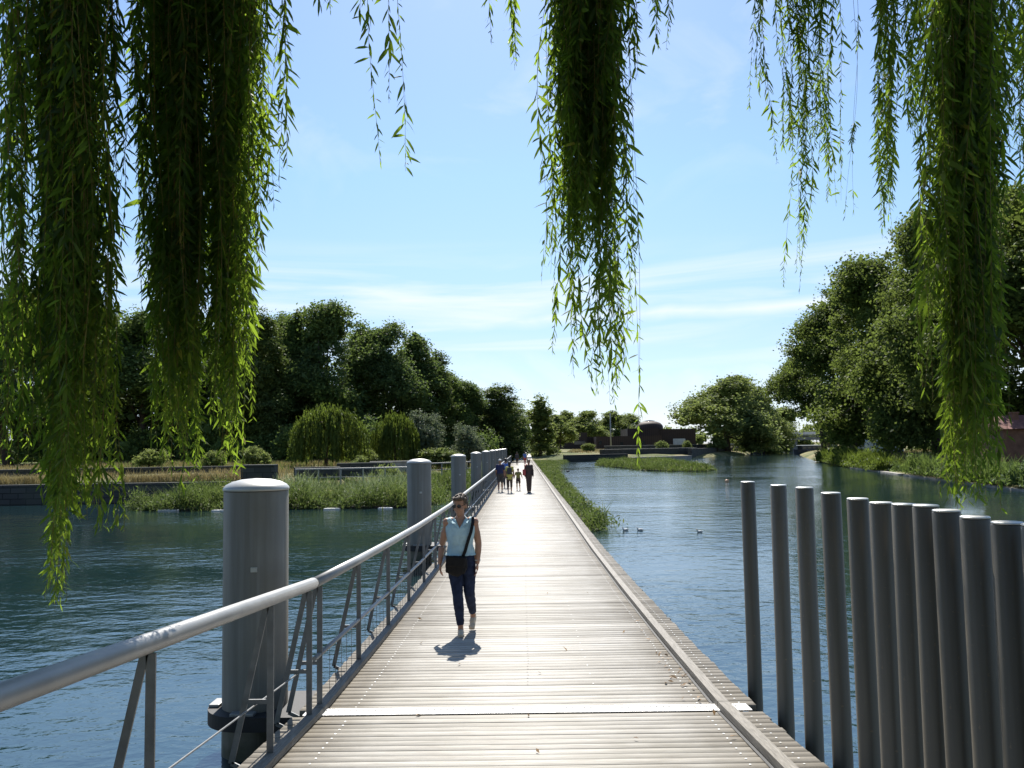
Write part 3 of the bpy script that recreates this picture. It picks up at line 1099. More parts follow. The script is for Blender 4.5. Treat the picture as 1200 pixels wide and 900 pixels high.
# ------------------------------------------------------------------ trees
def lobes_crown(seed, lobes, clumps, leaves, size, spread, inner=420, droop=0.0, aspect=0.65):
    """leaf faces in clumps near the surfaces of a set of lobes (cx, cy, cz, rx, ry, rz)"""
    rng = np.random.default_rng(seed)
    ch = []
    vol = np.array([(l[3] * l[4] * l[5]) ** (2 / 3) for l in lobes])
    vol = vol / vol.sum()
    for l, v in zip(lobes, vol):
        c, r = np.array(l[:3]), np.array(l[3:])
        nc = max(3, int(clumps * v))
        d = unit(rng.normal(0, 1, (nc, 3)))
        d[:, 2] = np.where(d[:, 2] < -0.55, -d[:, 2] * 0.6, d[:, 2])
        d = unit(d)
        q = c + d * r * rng.uniform(0.62, 1.08, (nc, 1)) ** 0.7
        k = np.clip(rng.poisson(leaves, nc), 6, None)
        ci = np.repeat(np.arange(nc), k)
        csz = rng.uniform(0.6, 1.35, nc) * spread
        off = rng.normal(0, 1, (len(ci), 3)) * csz[ci][:, None] * np.array([1, 1, 0.72])
        P = q[ci] + off
        N = unit(d[ci] * 0.55 + rng.normal(0, 0.8, (len(ci), 3)) + np.array([0, 0, 0.25]))
        T = rng.normal(0, 1, (len(ci), 3)) + np.array([0, 0, -droop])
        ch.append(leaf_quads(P, N, T, size * rng.uniform(0.55, 1.25, len(ci)), aspect))
        ni = int(inner * v) + 2
        di = unit(rng.normal(0, 1, (ni, 3)))
        P = c + di * r * (rng.uniform(0, 0.72, (ni, 1)) ** 0.5)
        ch.append(leaf_quads(P, unit(rng.normal(0, 1, (ni, 3))), rng.normal(0, 1, (ni, 3)), np.full(ni, size * 3.2), 0.8))
    return join_np(ch)


def trunk_mb(h, r, limbs, seed):
    rng = np.random.default_rng(seed)
    mb = MB()
    mb.tube([(0, 0, -0.8), (0, 0, 0), (0.03 * h * rng.normal(), 0.02 * h * rng.normal(), h * 0.4), (0.02 * h * rng.normal(), 0, h * 0.85)], [r * 1.5, r * 1.15, r * 0.8, r * 0.25], 9)
    for (x, y, z) in limbs:
        z0 = h * rng.uniform(0.22, 0.5)
        mb.tube([(0, 0, z0), (x * 0.45, y * 0.45, z0 + (z - z0) * 0.6), (x * 0.9, y * 0.9, z)], [r * 0.5, r * 0.3, r * 0.1], 6)
    return mb


def proto_tree(name, H, Wd, seed, mat, style, size, clumps, leaves, spread):
    """a tree of height H and crown width Wd, standing at the origin"""
    rng = np.random.default_rng(seed)
    lobes = []
    if style == 'broad':
        n = 30
        for i in range(n):
            u = 0.10 + 0.82 * ((i * 0.618) % 1.0)
            prof = min(1.0, 0.72 + u) * max(0.18, 1 - max(0, u - 0.42) ** 1.7 / 0.42)
            a = i * 2.4 + rng.normal(0, 0.4)
            rr = Wd / 2 * prof * rng.uniform(0.55, 0.86)
            s = Wd * rng.uniform(0.11, 0.19)
            lobes.append((rr * math.cos(a), rr * math.sin(a), H * u, s, s, s * rng.uniform(0.85, 1.35)))
        lobes.append((0, 0, H * 0.5, Wd * 0.30, Wd * 0.30, H * 0.40))
        lobes.append((rng.normal(0, .06) * Wd, 0, H * 0.91, Wd * 0.17, Wd * 0.17, H * 0.09))
    elif style == 'tall':
        n = 18
        for i in range(n):
            u = 0.06 + 0.90 * i / n + rng.normal(0, 0.02)
            prof = (1 - u) ** 0.55 * 1.15 if u > 0.45 else 0.84
            a = i * 2.4 + rng.normal(0, 0.5)
            rr = Wd / 2 * prof * rng.uniform(0.35, 0.8)
            s = Wd * rng.uniform(0.15, 0.24) * (1.12 - 0.55 * u)
            lobes.append((rr * math.cos(a), rr * math.sin(a), H * u, s, s, s * rng.uniform(1.1, 1.9)))
        lobes.append((0, 0, H * 0.5, Wd * 0.24, Wd * 0.24, H * 0.40))
        lobes.append((0, 0, H * 0.93, Wd * 0.08, Wd * 0.08, H * 0.08))
    elif style == 'dome':
        n = 15
        for i in range(n):
            a = i * 2.4
            k = math.sqrt((i + 0.5) / n)
            rr = Wd / 2 * 0.78 * k
            z = H * (0.80 - 0.30 * k * k) + rng.normal(0, 0.03) * H
            s = Wd * rng.uniform(0.14, 0.2)
            lobes.append((rr * math.cos(a), rr * math.sin(a), z, s, s, s * 0.8))
            if i % 2:
                lobes.append((rr * math.cos(a + .5) * 1.05, rr * math.sin(a + .5) * 1.05, z - H * 0.22, s, s, s))
        lobes.append((0, 0, H * 0.55, Wd * 0.33, Wd * 0.33, H * 0.25))
    else:   # bush: leafy to the ground
        n = 11
        for i in range(n):
            a = i * 2.4
            u = rng.uniform(0.14, 0.8)
            rr = Wd / 2 * math.sqrt(max(0.05, 1 - u * u)) * rng.uniform(0.35, 0.75)
            s = Wd * rng.uniform(0.18, 0.26)
            lobes.append((rr * math.cos(a), rr * math.sin(a), H * u, s, s, s * H / Wd))
        lobes.append((0, 0, H * 0.45, Wd * 0.3, Wd * 0.3, H * 0.45))
    V, Fq = lobes_crown(seed, lobes, clumps, leaves, size, spread)
    root = thing(name, '', 'tree')
    limbs = [(l[0], l[1], l[2]) for l in lobes[:8]]
    trunk_mb(H * 0.9, max(0.08, Wd * 0.028), limbs, seed).build('trunk', M_BARK, root)
    link('crown', np_mesh('crown', V, [Fq]), mat, root)
    root['H'] = H
    return root


def proto_weeping(name, H, Wd, seed, mat):
    """dome with long leafy strands falling almost to the ground"""
    rng = np.random.default_rng(seed)
    ch = []
    n = 430
    for i in range(n):
        a = rng.uniform(0, 6.28)
        k = math.sqrt(rng.uniform(0, 1))
        r_ = Wd / 2 * k
        lump = 1 + 0.16 * math.sin(3 * a + seed) + 0.09 * math.sin(7 * a + 2 * seed)
        zt = H * (0.98 - 0.45 * k ** 3.4) * (0.93 + 0.07 * lump) + rng.normal(0, 0.04) * H
        zb = max(H * rng.uniform(0.10, 0.2), zt - H * rng.uniform(0.22, 0.75) * (0.4 + k))
        m_ = int((zt - zb) / H * 60) + 5
        tt = rng.uniform(0, 1, m_)
        rx = r_ * (lump if k > 0.5 else 1)
        P = np.stack([rx * math.cos(a) * (1 + 0.07 * tt) + rng.normal(0, 0.05, m_), rx * math.sin(a) * (1 + 0.07 * tt) + rng.normal(0, 0.05, m_), zt + (zb - zt) * tt], 1)
        out = np.array([math.cos(a), math.sin(a), 0.2])
        N = unit(out + rng.normal(0, 0.6, (m_, 3)))
        T = np.array([0, 0, -1.0]) + rng.normal(0, 0.28, (m_, 3))
        ch.append(leaf_quads(P, N, T, H * 0.085 * rng.uniform(0.6, 1.3, m_), 0.28))
    V, Fq = join_np(ch)
    root = thing(name, '', 'tree')
    mb = MB()
    mb.tube([(0, 0, -0.5), (0, 0, 0), (0.05, 0, H * 0.45), (0, 0, H * 0.8)], [H * 0.055, H * 0.04, H * 0.032, H * 0.012], 9)
    for i in range(7):
        a = i * 0.9
        mb.tube([(0, 0, H * 0.42), (0.2 * Wd * math.cos(a), 0.2 * Wd * math.sin(a), H * 0.75), (0.38 * Wd * math.cos(a), 0.38 * Wd * math.sin(a), H * 0.72)], [H * 0.02, H * 0.014, H * 0.006], 6)
    mb.build('trunk', M_BARK, root)
    link('crown', np_mesh('crown', V, [Fq]), mat, root)
    root['H'] = H
    return root


PROTO = {}


def get_proto(key):
    if key not in PROTO:
        k, v = key
        s = 40 + 7 * v
        if k == 'tall':
            PROTO[key] = proto_tree('tall_tree', 16, 7.0, s, M_POPLAR, 'tall', 0.28, 480, 60, 0.36)
        elif k == 'plane':
            PROTO[key] = proto_tree('plane_tree', 20, 14, s, M_PLANE, 'broad', 0.33, 900, 76, 0.54)
        elif k == 'aspen':
            PROTO[key] = proto_tree('aspen_tree', 16, 6.5, s, M_POPLARB, 'tall', 0.26, 460, 60, 0.34)
        elif k == 'poplar':
            PROTO[key] = proto_tree('poplar_tree', 18, 9.0, s, M_POPLAR, 'broad', 0.30, 620, 64, 0.44)
        elif k == 'far':
            PROTO[key] = proto_tree('round_tree', 12, 12, s, M_FARLEAF, 'broad', 0.40, 420, 56, 0.5)
        elif k == 'farb':
            PROTO[key] = proto_tree('leafy_tree', 12, 9, s, M_FARLEAF, 'broad', 0.45, 200, 40, 0.42)
        elif k == 'slim':
            PROTO[key] = proto_tree('slender_tree', 10, 4.2, s, M_FARLEAF, 'tall', 0.28, 150, 34, 0.34)
        elif k == 'silver':
            PROTO[key] = proto_tree('silver_willow', 8, 6, s, M_SILVER, 'bush', 0.22, 230, 50, 0.28)
        elif k == 'bush':
            PROTO[key] = proto_tree('bush', 2.4, 3.0, s, M_FARLEAF, 'bush', 0.14, 110, 40, 0.13)
        elif k == 'weep':
            PROTO[key] = proto_weeping('weeping_willow', 6.0, 9.0, s, M_WEEP)
        PROTO[key]['used'] = 0
    return PROTO[key]


def plant(kind, var, x, ytop, wpx, Y, label, group=None, rz=0.0, cat='tree', base=None):
    p = get_proto((kind, var))
    o = p if not p['used'] else copy_tree(p)
    p['used'] = 1
    o['used'] = 1
    g = at(x, 523, Y)
    gz = float(ground_z(np.array([g.x]), np.array([g.y]))[0]) - 0.05 if base is None else base
    top = at(x, ytop, Y).z
    H = p['H']
    sz = (top - gz) / H
    bb = [c for c in p.children if c.name.startswith('crown')][0]
    if 'w0' not in p:
        co = np.empty(len(bb.data.vertices) * 3, np.float32)
        bb.data.vertices.foreach_get('co', co)
        p['w0'] = float(np.percentile(co[0::3], 97.5) - np.percentile(co[0::3], 2.5))
        o['w0'] = p['w0']
    w0 = p['w0']
    sx = wpx * Y / F_PX / w0
    o.location = (g.x, Y, gz)
    o.scale = (sx, sx, sz)
    o.rotation_euler = (0, 0, rz)
    o['label'] = label
    o['category'] = cat
    if group:
        o['group'] = group
    return o


GL, GR, GF = 'dark trees on the left shore', 'plane trees on the right shore', 'trees beyond the far shore'
LEFT = [
    ('poplar', 0, 10, 338, 150, 95, 'dark tall tree on the left shore half hidden behind the far left willow curtain', 0.3),
    ('poplar', 1, 98, 356, 120, 108, 'dark tall tree glimpsed right behind the broad left willow curtain', 1.2),
    ('poplar', 2, 165, 368, 100, 104, 'dark tree showing in the gap between the two left willow curtains', 2.0),
    ('tall', 1, 222, 378, 90, 116, 'dark tree hidden behind the second willow curtain on the left shore', 3.1),
    ('aspen', 0, 276, 384, 66, 108, 'lighter green tree just inside the right edge of the second willow curtain', 1.0),
    ('aspen', 1, 308, 366, 54, 104, 'narrow lighter green tree just right of the second willow curtain', 0.0),
    ('tall', 1, 334, 371, 48, 118, 'slim dark pointed tree left of the tallest tree on the left shore', 0.8),
    ('tall', 0, 352, 363, 62, 113, 'dark tall tree leaning against the left side of the tallest one', 2.4),
    ('poplar', 1, 380, 354, 88, 110, 'tallest dark tree on the left shore, above the first round weeping willow', 0.5),
    ('tall', 2, 424, 380, 62, 120, 'dark tall tree just right of the tallest one on the left shore', 1.5),
    ('poplar', 2, 452, 380, 74, 116, 'dark broad tree on the left shore above the second weeping willow', 2.6),
    ('tall', 0, 486, 390, 60, 122, 'dark tall tree on the left shore above the silvery willow', 4.0),
    ('aspen', 0, 511, 412, 42, 126, 'last and lowest of the tall dark trees where the left row steps down', 2.2),
    ('tall', 1, 527, 438, 40, 131, 'dark tree filling the step where the tall left row drops to the smaller trees', 4.4),
    ('tall', 0, 600, 470, 36, 158, 'small dark tree just left of the footbridge vanishing point', 1.9),
    ('poplar', 0, 541, 446, 56, 135, 'smaller dark green tree left of the footbridge, behind the grey green bush', 5.0),
    ('aspen', 1, 582, 452, 52, 140, 'smaller dark tree nearest to the left side of the footbridge end', 3.6),
    ('tall', 2, 562, 464, 34, 150, 'thin dark tree between the two smaller trees left of the footbridge', 3.0),
]
for (k, v, x, yt, wp, Y, lab, rz) in LEFT:
    plant(k, v, x, yt, wp, Y, lab, GL, rz)
plant('weep', 0, 382, 477, 78, 78, 'round weeping willow with a short trunk on the dry grass of the left shore', None, 0.2)
plant('weep', 1, 463, 486, 49, 84, 'smaller rounder weeping willow left of the silvery willow', None, 1.2)
plant('silver', 0, 491, 474, 48, 88, 'pale silvery willow right of the second weeping willow on the left shore', None, 0.4)
plant('silver', 1, 549, 493, 36, 98, 'small grey green rounded willow close to the left of the footbridge piles', None, 1.7)
RIGHT = [
    ('plane', 0, 966, 382, 94, 131, 'plane tree at the far end of the right shore row, next to open sky', 0.2),
    ('plane', 1, 1000, 348, 118, 117, 'second plane tree from the far end of the right shore row', 1.3),
    ('plane', 2, 1040, 302, 128, 101, 'third plane tree from the far end, left of the long willow branch', 2.9),
    ('plane', 0, 1098, 262, 150, 88, 'fourth plane tree from the far end, behind the long willow branch', 4.1),
    ('plane', 1, 1160, 240, 165, 76, 'fifth plane tree from the far end, just right of the long willow branch', 5.0),
    ('plane', 2, 1235, 222, 180, 65, 'nearest plane tree on the right shore, cut by the right edge', 0.9),
]
for (k, v, x, yt, wp, Y, lab, rz) in RIGHT:
    plant(k, v, x, yt, wp, Y, lab, GR, rz)
FAR = [
    ('far', 0, 853, 446, 96, 205, 'big round yellowish green tree standing on the far quay', 0.4),
    ('far', 1, 893, 460, 58, 226, 'round tree to the right of the big round tree on the far quay', 1.0),
    ('farb', 0, 872, 443, 60, 262, 'taller pale tree rising behind the big round tree', 2.0),
    ('farb', 1, 922, 480, 50, 268, 'tree beside the far road bridge at the left end of the plane row', 0.4),
    ('slim', 0, 634, 465, 34, 165, 'slender light green tree at the far end of the footbridge', 0.0),
    ('farb', 0, 655, 487, 34, 185, 'small tree right of the slender tree at the far end of the footbridge', 3.0),
    ('farb', 1, 614, 490, 34, 250, 'distant tree straight above the far end of the footbridge', 1.0),
    ('farb', 0, 690, 482, 44, 330, 'distant tree behind the left part of the brown museum', 1.4),
    ('farb', 1, 668, 484, 40, 340, 'distant tree above the low left wing of the brown museum', 2.4),
    ('far', 0, 742, 487, 46, 360, 'rounded distant tree left of the dark dome', 2.0),
    ('farb', 1, 716, 484, 42, 350, 'distant tree behind the tall mast', 0.1),
    ('bush', 0, 841, 508, 20, 196, 'light green bush under the big round tree', 0.5),
    ('bush', 1, 776, 516, 14, 178, 'small green bush in front of the brown museum wall', 0.5),
    ('bush', 0, 806, 515, 10, 182, 'little bush at the right end of the brown museum', 2.5),
    ('bush', 1, 689, 519, 14, 190, 'small shrub at the left end of the museum terrace', 3.5),
]
for (k, v, x, yt, wp, Y, lab, rz) in (
    ('bush', 0, 176, 524, 34, 72, 'grey green bush on the dry grass left of the second willow curtain', 0.3),
    ('bush', 1, 300, 522, 30, 76, 'bush on the dry grass right of the second willow curtain', 1.3),
    ('bush', 0, 432, 524, 24, 80, 'bush between the two weeping willows', 2.3),
    ('bush', 1, 515, 524, 44, 84, 'wide low bush left of the third pile', 3.0),
    ('bush', 0, 456, 537, 40, 55, 'bush behind the shore railing left of the second pile', 4.1),
    ('bush', 1, 420, 533, 20, 66, 'small bush on the dry grass behind the shore railing', 5.1),
    ('bush', 0, 250, 526, 26, 70, 'bush seen under the tips of the second willow curtain', 0.9)):
    plant(k, v, x, yt, wp, Y, lab, 'bushes on the left shore', rz, 'bush')
for (k, v, x, yt, wp, Y, lab, rz) in FAR:
    plant(k, v, x, yt, wp, Y, lab, GF, rz, 'bush' if k == 'bush' else 'tree')
# one continuous far wood behind everything
rng = np.random.default_rng(3)
ch = []
for i in range(95):
    a = -0.75 + 1.5 * i / 94 + rng.normal(0, 0.01)
    d = rng.uniform(400, 520)
    x, y = d * math.sin(a), d * math.cos(a)
    h = rng.uniform(7, 11) * (2.0 if (a < -0.1 or a > 0.36) else 1.0)
    lob = [(x + rng.normal(0, 4), y + rng.normal(0, 4), 1 + h * rng.uniform(0.35, 0.75), h * 0.4, h * 0.4, h * 0.34) for _ in range(5)]
    ch.append(lobes_crown(900 + i, lob, 40, 14, 1.3, 1.0, 30))
V, Fq = join_np(ch)
tag(link('far_wood', np_mesh('far_wood', V, [Fq]), M_FARLEAF), kind='stuff')

# ------------------------------------------------------------------ reeds and grass
def blades(rng, P, hgt, wid, lean=0.5, leafy=0.0):
    """curved blades (2 quads each) rooted at P"""
    n = len(P)
    a = rng.uniform(0, 6.28, n)
    h = hgt * rng.uniform(0.55, 1.2, n)
    w_ = wid * rng.uniform(0.6, 1.3, n)
    ln = lean * rng.uniform(0.1, 1.0, n) * h
    dx, dy = np.cos(a), np.sin(a)
    b_ = rng.uniform(0, 6.28, n)
    sx_, sy_ = np.cos(b_) * w_ / 2, np.sin(b_) * w_ / 2
    z0 = np.zeros(n)
    def pt(f, k):
        return np.stack([P[:, 0] + dx * ln * f * f + k * sx_, P[:, 1] + dy * ln * f * f + k * sy_, P[:, 2] + h * f * (1 - 0.15 * f * lean)], 1)
    V = np.stack([pt(0.0, -0.8), pt(0.0, 0.8), pt(0.55, 1.0), pt(0.55, -1.0), pt(1.0, 0.15), pt(1.0, -0.15)], 1).reshape(-1, 3)
    o = (np.arange(n) * 6)[:, None]
    Fq = np.concatenate([o + np.array([[0, 1, 2, 3]]), o + np.array([[3, 2, 4, 5]])])
    return V, Fq


def tuft_leaves(rng, n_t, region, zbase, hgt, spread, leaves, size, relief=None):
    """leafy clumps: region() gives n plan points"""
    c = region(n_t)
    k = np.clip(rng.poisson(leaves, n_t), 4, None)
    ci = np.repeat(np.arange(n_t), k)
    hh = hgt * rng.uniform(0.5, 1.25, n_t)
    if relief is not None:
        hh = hgt * np.clip(relief(c), 0.2, 1.5) * rng.uniform(0.75, 1.25, n_t)
    off = rng.normal(0, 1, (len(ci), 3)) * spread * np.array([1, 1, 0])
    zz = rng.uniform(0, 1, len(ci)) ** 0.6
    z = (zbase(c[:, 0], c[:, 1]) if callable(zbase) else np.full(n_t, zbase))[ci] + hh[ci] * zz * np.exp(-(off[:, 0] ** 2 + off[:, 1] ** 2) / (2 * (spread * 1.6) ** 2))
    P = np.stack([c[ci, 0] + off[:, 0], c[ci, 1] + off[:, 1], z], 1)
    N = unit(rng.normal(0, 0.7, (len(ci), 3)) + np.array([0, 0, 0.6]))
    T = rng.normal(0, 0.7, (len(ci), 3)) + np.array([0, 0, 0.9])
    return leaf_quads(P, N, T, size * rng.uniform(0.6, 1.3, len(ci)), 0.35)


def poly_sampler(rng, poly, edge_bias=None):
    poly = np.array(poly, float)
    lo, hi = poly.min(0), poly.max(0)

    def inside(p):
        r = np.zeros(len(p), bool)
        for i in range(len(poly)):
            a, b_ = poly[i], poly[(i + 1) % len(poly)]
            cnd = ((a[1] > p[:, 1]) != (b_[1] > p[:, 1])) & (p[:, 0] < (b_[0] - a[0]) * (p[:, 1] - a[1]) / ((b_[1] - a[1]) or 1e-9) + a[0])
            r ^= cnd
        return r

    def f(n):
        out = np.zeros((0, 2))
        while len(out) < n:
            p = rng.uniform(lo, hi, (n * 3, 2))
            out = np.concatenate([out, p[inside(p)]])
        return out[:n]
    return f


def reed_mass(name, poly, seed, hgt, n_blade, n_tuft, mat, base=0.0, pale=0.0, blade_w=0.03, mound=0.0, root=True, size=0.16, lean=0.6):
    rng = np.random.default_rng(seed)
    smp = poly_sampler(rng, poly)
    p = smp(n_blade)
    def relief(q):
        return 0.62 + 0.5 * np.sin(q[:, 0] * 1.3 + 1.7 * np.sin(q[:, 1] * 0.9 + seed)) * np.sin(q[:, 1] * 1.1 + seed) + 0.22 * np.sin(q[:, 0] * 3.1 + q[:, 1] * 2.3)
    hv = relief(p) + rng.uniform(-0.1, 0.35, n_blade)
    P = np.concatenate([p, np.full((n_blade, 1), base + 0.02)], 1)
    ch = [blades(rng, P, hgt * np.clip(hv, 0.3, 1.5), blade_w, lean)]
    ch.append(tuft_leaves(rng, n_tuft, smp, base, hgt * 0.95, 0.28, 34, size, relief))
    V, Fq = join_np(ch)
    o = link(name, np_mesh(name, V, [Fq]), mat)
    tag(o, kind='stuff')
    if root:
        mb = MB()
        q = np.array(poly)
        ctr = q.mean(0)
        q = ctr + (q - ctr) * 0.97
        mb.poly([(a, b_, base - 0.25) for a, b_ in q], (0, 0, 0.33))
        r = mb.build('root_mat', M_ROOT, o)
    return o


LB = [(-19.5, 42.6), (-17.5, 41.6), (-14, 41.2), (-11, 41.4), (-8, 41.2), (-5.0, 41.6), (-4.3, 44), (-4.2, 48), (-5.2, 53), (-8.5, 56), (-12.5, 51.5), (-14.8, 48.6), (-19, 48.2), (-20.5, 45.5)]
reed_mass('reed_bed', LB, 21, 1.15, 14000, 2600, M_REED, 0.0, 0, 0.03, size=0.17, lean=0.8)
reed_mass('pale_reed_bed', [(-13.5, 43.5), (-6, 43.5), (-5, 50), (-8, 53), (-12.5, 49)], 22, 1.25, 4500, 240, M_REEDPALE, 0.0, 0, 0.035, root=False, size=0.17)
reed_mass('reed_bed', [(-4.0, 58), (-3.2, 57), (-3.1, 90), (-3.0, 145), (-4.2, 122), (-5.5, 84), (-9.5, 62), (-7, 58)], 23, 1.0, 15000, 700, M_REED, 0.0, size=0.24)
# strip of plants floating along the right of the bridge
reed_mass('reed_strip', [(2.0, 29.2), (2.4, 28.4), (2.75, 29.2), (2.75, 33), (2.8, 45), (3.1, 70), (3.8, 100), (5.0, 125), (7.6, 149), (2.0, 149), (2.0, 60)], 24, 0.45, 16000, 3000, M_REED, 0.05, 0, 0.028, size=0.15, lean=0.8)
reed_mass('tall_reeds', [(2.2, 29.2), (2.9, 29.4), (2.9, 31.6), (2.2, 31.6)], 27, 0.95, 170, 12, M_REED, 0.05, 0, 0.022, root=False, size=0.15, lean=0.7)
ISL = [(11.2, 124), (10.2, 120), (12.0, 108), (13.3, 95), (15.5, 89.5), (18.5, 88.5), (20.5, 91), (20.2, 100), (22, 118), (24, 140), (17, 146), (12.5, 138)]
reed_mass('reed_island', ISL, 25, 0.75, 17000, 1100, M_REED, 0.0, 0, 0.05, size=0.26)
# right bank
RB = [(42.3, 124), (37.6, 103), (35.2, 93), (32.3, 79), (34.2, 77), (38, 92), (41, 106), (46, 124)]
reed_mass('bank_reeds', RB, 26, 1.5, 16000, 1100, M_WEEP, 0.15, 0, 0.06, root=False, size=0.3)
reed_mass('bank_scrub', [(31.0, 72), (28.2, 58), (26.6, 46), (26.8, 36), (29.5, 36), (31, 50), (33.8, 70)], 28, 1.3, 9000, 700, M_POPLAR, 0.3, 0, 0.06, root=False, size=0.3)
# dry grass on the terraces of the left shore
rng = np.random.default_rng(31)


def grass_stuff(name, poly, seed, n, hgt, mat, wid=0.03):
    rng = np.random.default_rng(seed)
    p = poly_sampler(rng, poly)(n)
    z = ground_z(p[:, 0], p[:, 1])
    k = np.sin(p[:, 0] * 0.8 + np.sin(p[:, 1])) * np.sin(p[:, 1] * 0.9 + p[:, 0] * 0.2) > -0.25
    p, z = p[k], z[k]
    V, Fq = blades(rng, np.concatenate([p, z[:, None] - 0.02], 1), hgt, wid, 0.7)
    return tag(link(name, np_mesh(name, V, [Fq]), mat), kind='stuff')


grass_stuff('dry_grass', [(-44, 49.8), (-15.5, 49.8), (-14, 53.5), (-10, 62), (-6, 80), (-5, 110), (-40, 110), (-60, 60)], 32, 42000, 0.5, M_DRY, 0.035)
grass_stuff('green_weeds', [(-40, 66), (-20, 66), (-8, 66), (-6, 95), (-40, 100)], 33, 3500, 0.6, M_REED, 0.06)
grass_stuff('wall_top_weeds', [(-42, 49.15), (-16.4, 49.15), (-16.4, 50.2), (-42, 50.2)], 35, 6000, 0.55, M_DRY, 0.03)
grass_stuff('bank_grass', [(43.5, 126), (39, 100), (35, 80), (31, 66), (28, 48), (40, 48), (60, 126)], 34, 12000, 0.4, M_DRY, 0.05)
# undergrowth under the dark trees
rng = np.random.default_rng(41)
ch = []
for i in range(170):
    x = rng.uniform(-75, -5)
    y = rng.uniform(96, 122)
    if x > -14:
        y += 25
    h = rng.uniform(2.2, 5.0)
    ch.append(lobes_crown(500 + i, [(x, y, 1.6 + h * 0.35, 2.4, 1.8, h * 0.62)], 26, 26, 0.34, 0.4, 26))
V, Fq = join_np(ch)
tag(link('undergrowth', np_mesh('undergrowth', V, [Fq]), M_POPLAR), kind='stuff')
ch = []
for i in range(110):
    u = rng.uniform(0, 1)
    y = 66 + 75 * u
    x = 44 + 20 * u + rng.uniform(0, 14)
    h = rng.uniform(1.8, 4.5)
    ch.append(lobes_crown(600 + i, [(x, y, 1.3 + h * 0.35, 2.2, 2.0, h * 0.6)], 24, 26, 0.34, 0.4, 26))
V, Fq = join_np(ch)
tag(link('hedge_growth', np_mesh('hedge_growth', V, [Fq]), M_POPLAR), kind='stuff')

# floats under the left reed bed
fl0 = None
for i, (x, y, wp) in enumerate([(214, 594.5, 24), (284, 592, 16), (408, 589.5, 17), (467, 588, 15), (507, 581, 9)]):
    p = atz(x, y, 0.05)
    wd = wp * p.y / F_PX
    mb = MB()
    mb.box((0, 0, 0), (wd, 0.35, 0.09), None, 0.03)
    mb.box((0, 0.0, 0.05), (wd * 0.7, 0.1, 0.02), None, 0.005)
    o = mb.build('reed_float', M_PALEWALL)
    o.location = (p.x, (41.75, 41.0, 40.95, 40.85, 41.1)[i], 0.01)
    tag(o, ['long pale float at the left end of the reed bed edge', 'pale float at the waterline just behind the nearest pile', 'pale float at the reed edge between the two nearest piles, left one',
            'pale float at the reed edge just left of the second pile', 'small pale float at the reed edge right of the second pile'][i], 'float', 'floats along the reed bed edge')

# ------------------------------------------------------------------ walls of the left shore
def wall_thing(name, label, cat, a, b_, z0, z1, th, mat, cap=None, group=None):
    a, b_ = Vector(a), Vector(b_)
    d = b_ - a
    root = thing(name, label, cat, (a.x, a.y, z0), math.atan2(d.y, d.x), group)
    L = d.length
    mb = MB()
    mb.box((L / 2, 0, (z1 - z0) / 2), (L, th, z1 - z0))
    mb.build('wall', mat, root)
    if cap:
        mb = MB()
        n = 1
        for i in range(n):
            mb.box((L * (i + 0.5) / n, 0, z1 - z0 + 0.053), (L / n - 0.012, th + 0.12, 0.1), None, 0.012)
        mb.build('coping', cap, root)
    return root


wall_thing('retaining_wall', 'long dark stone retaining wall rising from the water on the left shore', 'wall', (-46, 48.8), (-16.0, 48.8), -2.5, 1.12, 0.6, M_STONE, None)
wall_thing('stone_wall', 'short dark block wall end standing above the reeds right of the willow curtain', 'wall', (-16.0, 48.9), (-14.1, 48.9), -2.0, 1.95, 0.75, M_STONE, M_STONE)
wall_thing('stone_bench', 'low dark stone block lying on dry grass right of the wall end', 'bench', (-14.4, 54), (-11.6, 54.2), 0.9, 1.66, 0.6, M_STONE, M_STONE)
wall_thing('stone_bench', 'second low dark stone block on dry grass behind the shore railing', 'bench', (-13.0, 60), (-9.2, 60.4), 0.9, 1.78, 0.6, M_STONE, M_STONE)
wall_thing('stone_bench', 'low pale ledge in the grass under the second weeping willow', 'bench', (-12.5, 70), (-9.0, 70.4), 0.9, 1.72, 0.7, M_COPING, M_COPING)


wall_thing('terrace_wall', 'low dark wall line crossing the dry grass behind the left willow curtains', 'wall', (-40, 58.5), (-19.0, 59.5), 0.5, 1.72, 0.45, M_STONE, M_STONE)


def low_rail(label, a, b_, z, h, n):
    a, b_ = Vector((*a, z)), Vector((*b_, z))
    root = thing('shore_railing', label, 'railing', (0, 0, 0))
    up_ = Vector((0, 0, h))
    d = (b_ - a).normalized()
    mb = MB()
    c = (a + b_) / 2 + up_
    mb.box(c, ((b_ - a).length + 0.1, 0.14, 0.09), Matrix.Rotation(math.atan2(d.y, d.x), 3, 'Z'), 0.015)
    mb.build('top_rail', M_RAIL, root)
    mb = MB()
    mb.box(c - Vector((0, 0, h * 0.52)), ((b_ - a).length, 0.05, 0.04), Matrix.Rotation(math.atan2(d.y, d.x), 3, 'Z'))
    mb.build('lower_rail', M_RAIL, root)
    for i in range(n):
        p = a.lerp(b_, i / (n - 1))
        mb = MB()
        mb.box(p + up_ * 0.47, (0.07, 0.07, h * 0.94))
        mb.build('post', M_RAIL, root)


low_rail('pale grey railing on the left shore behind the reeds, between the first two piles', (-13.4, 50.5), (-7.0, 51.8), 0.75, 0.95, 6)
low_rail('far grey railing on the left shore, right of the second pile', (-6.6, 60), (-3.4, 66), 0.85, 0.9, 5)

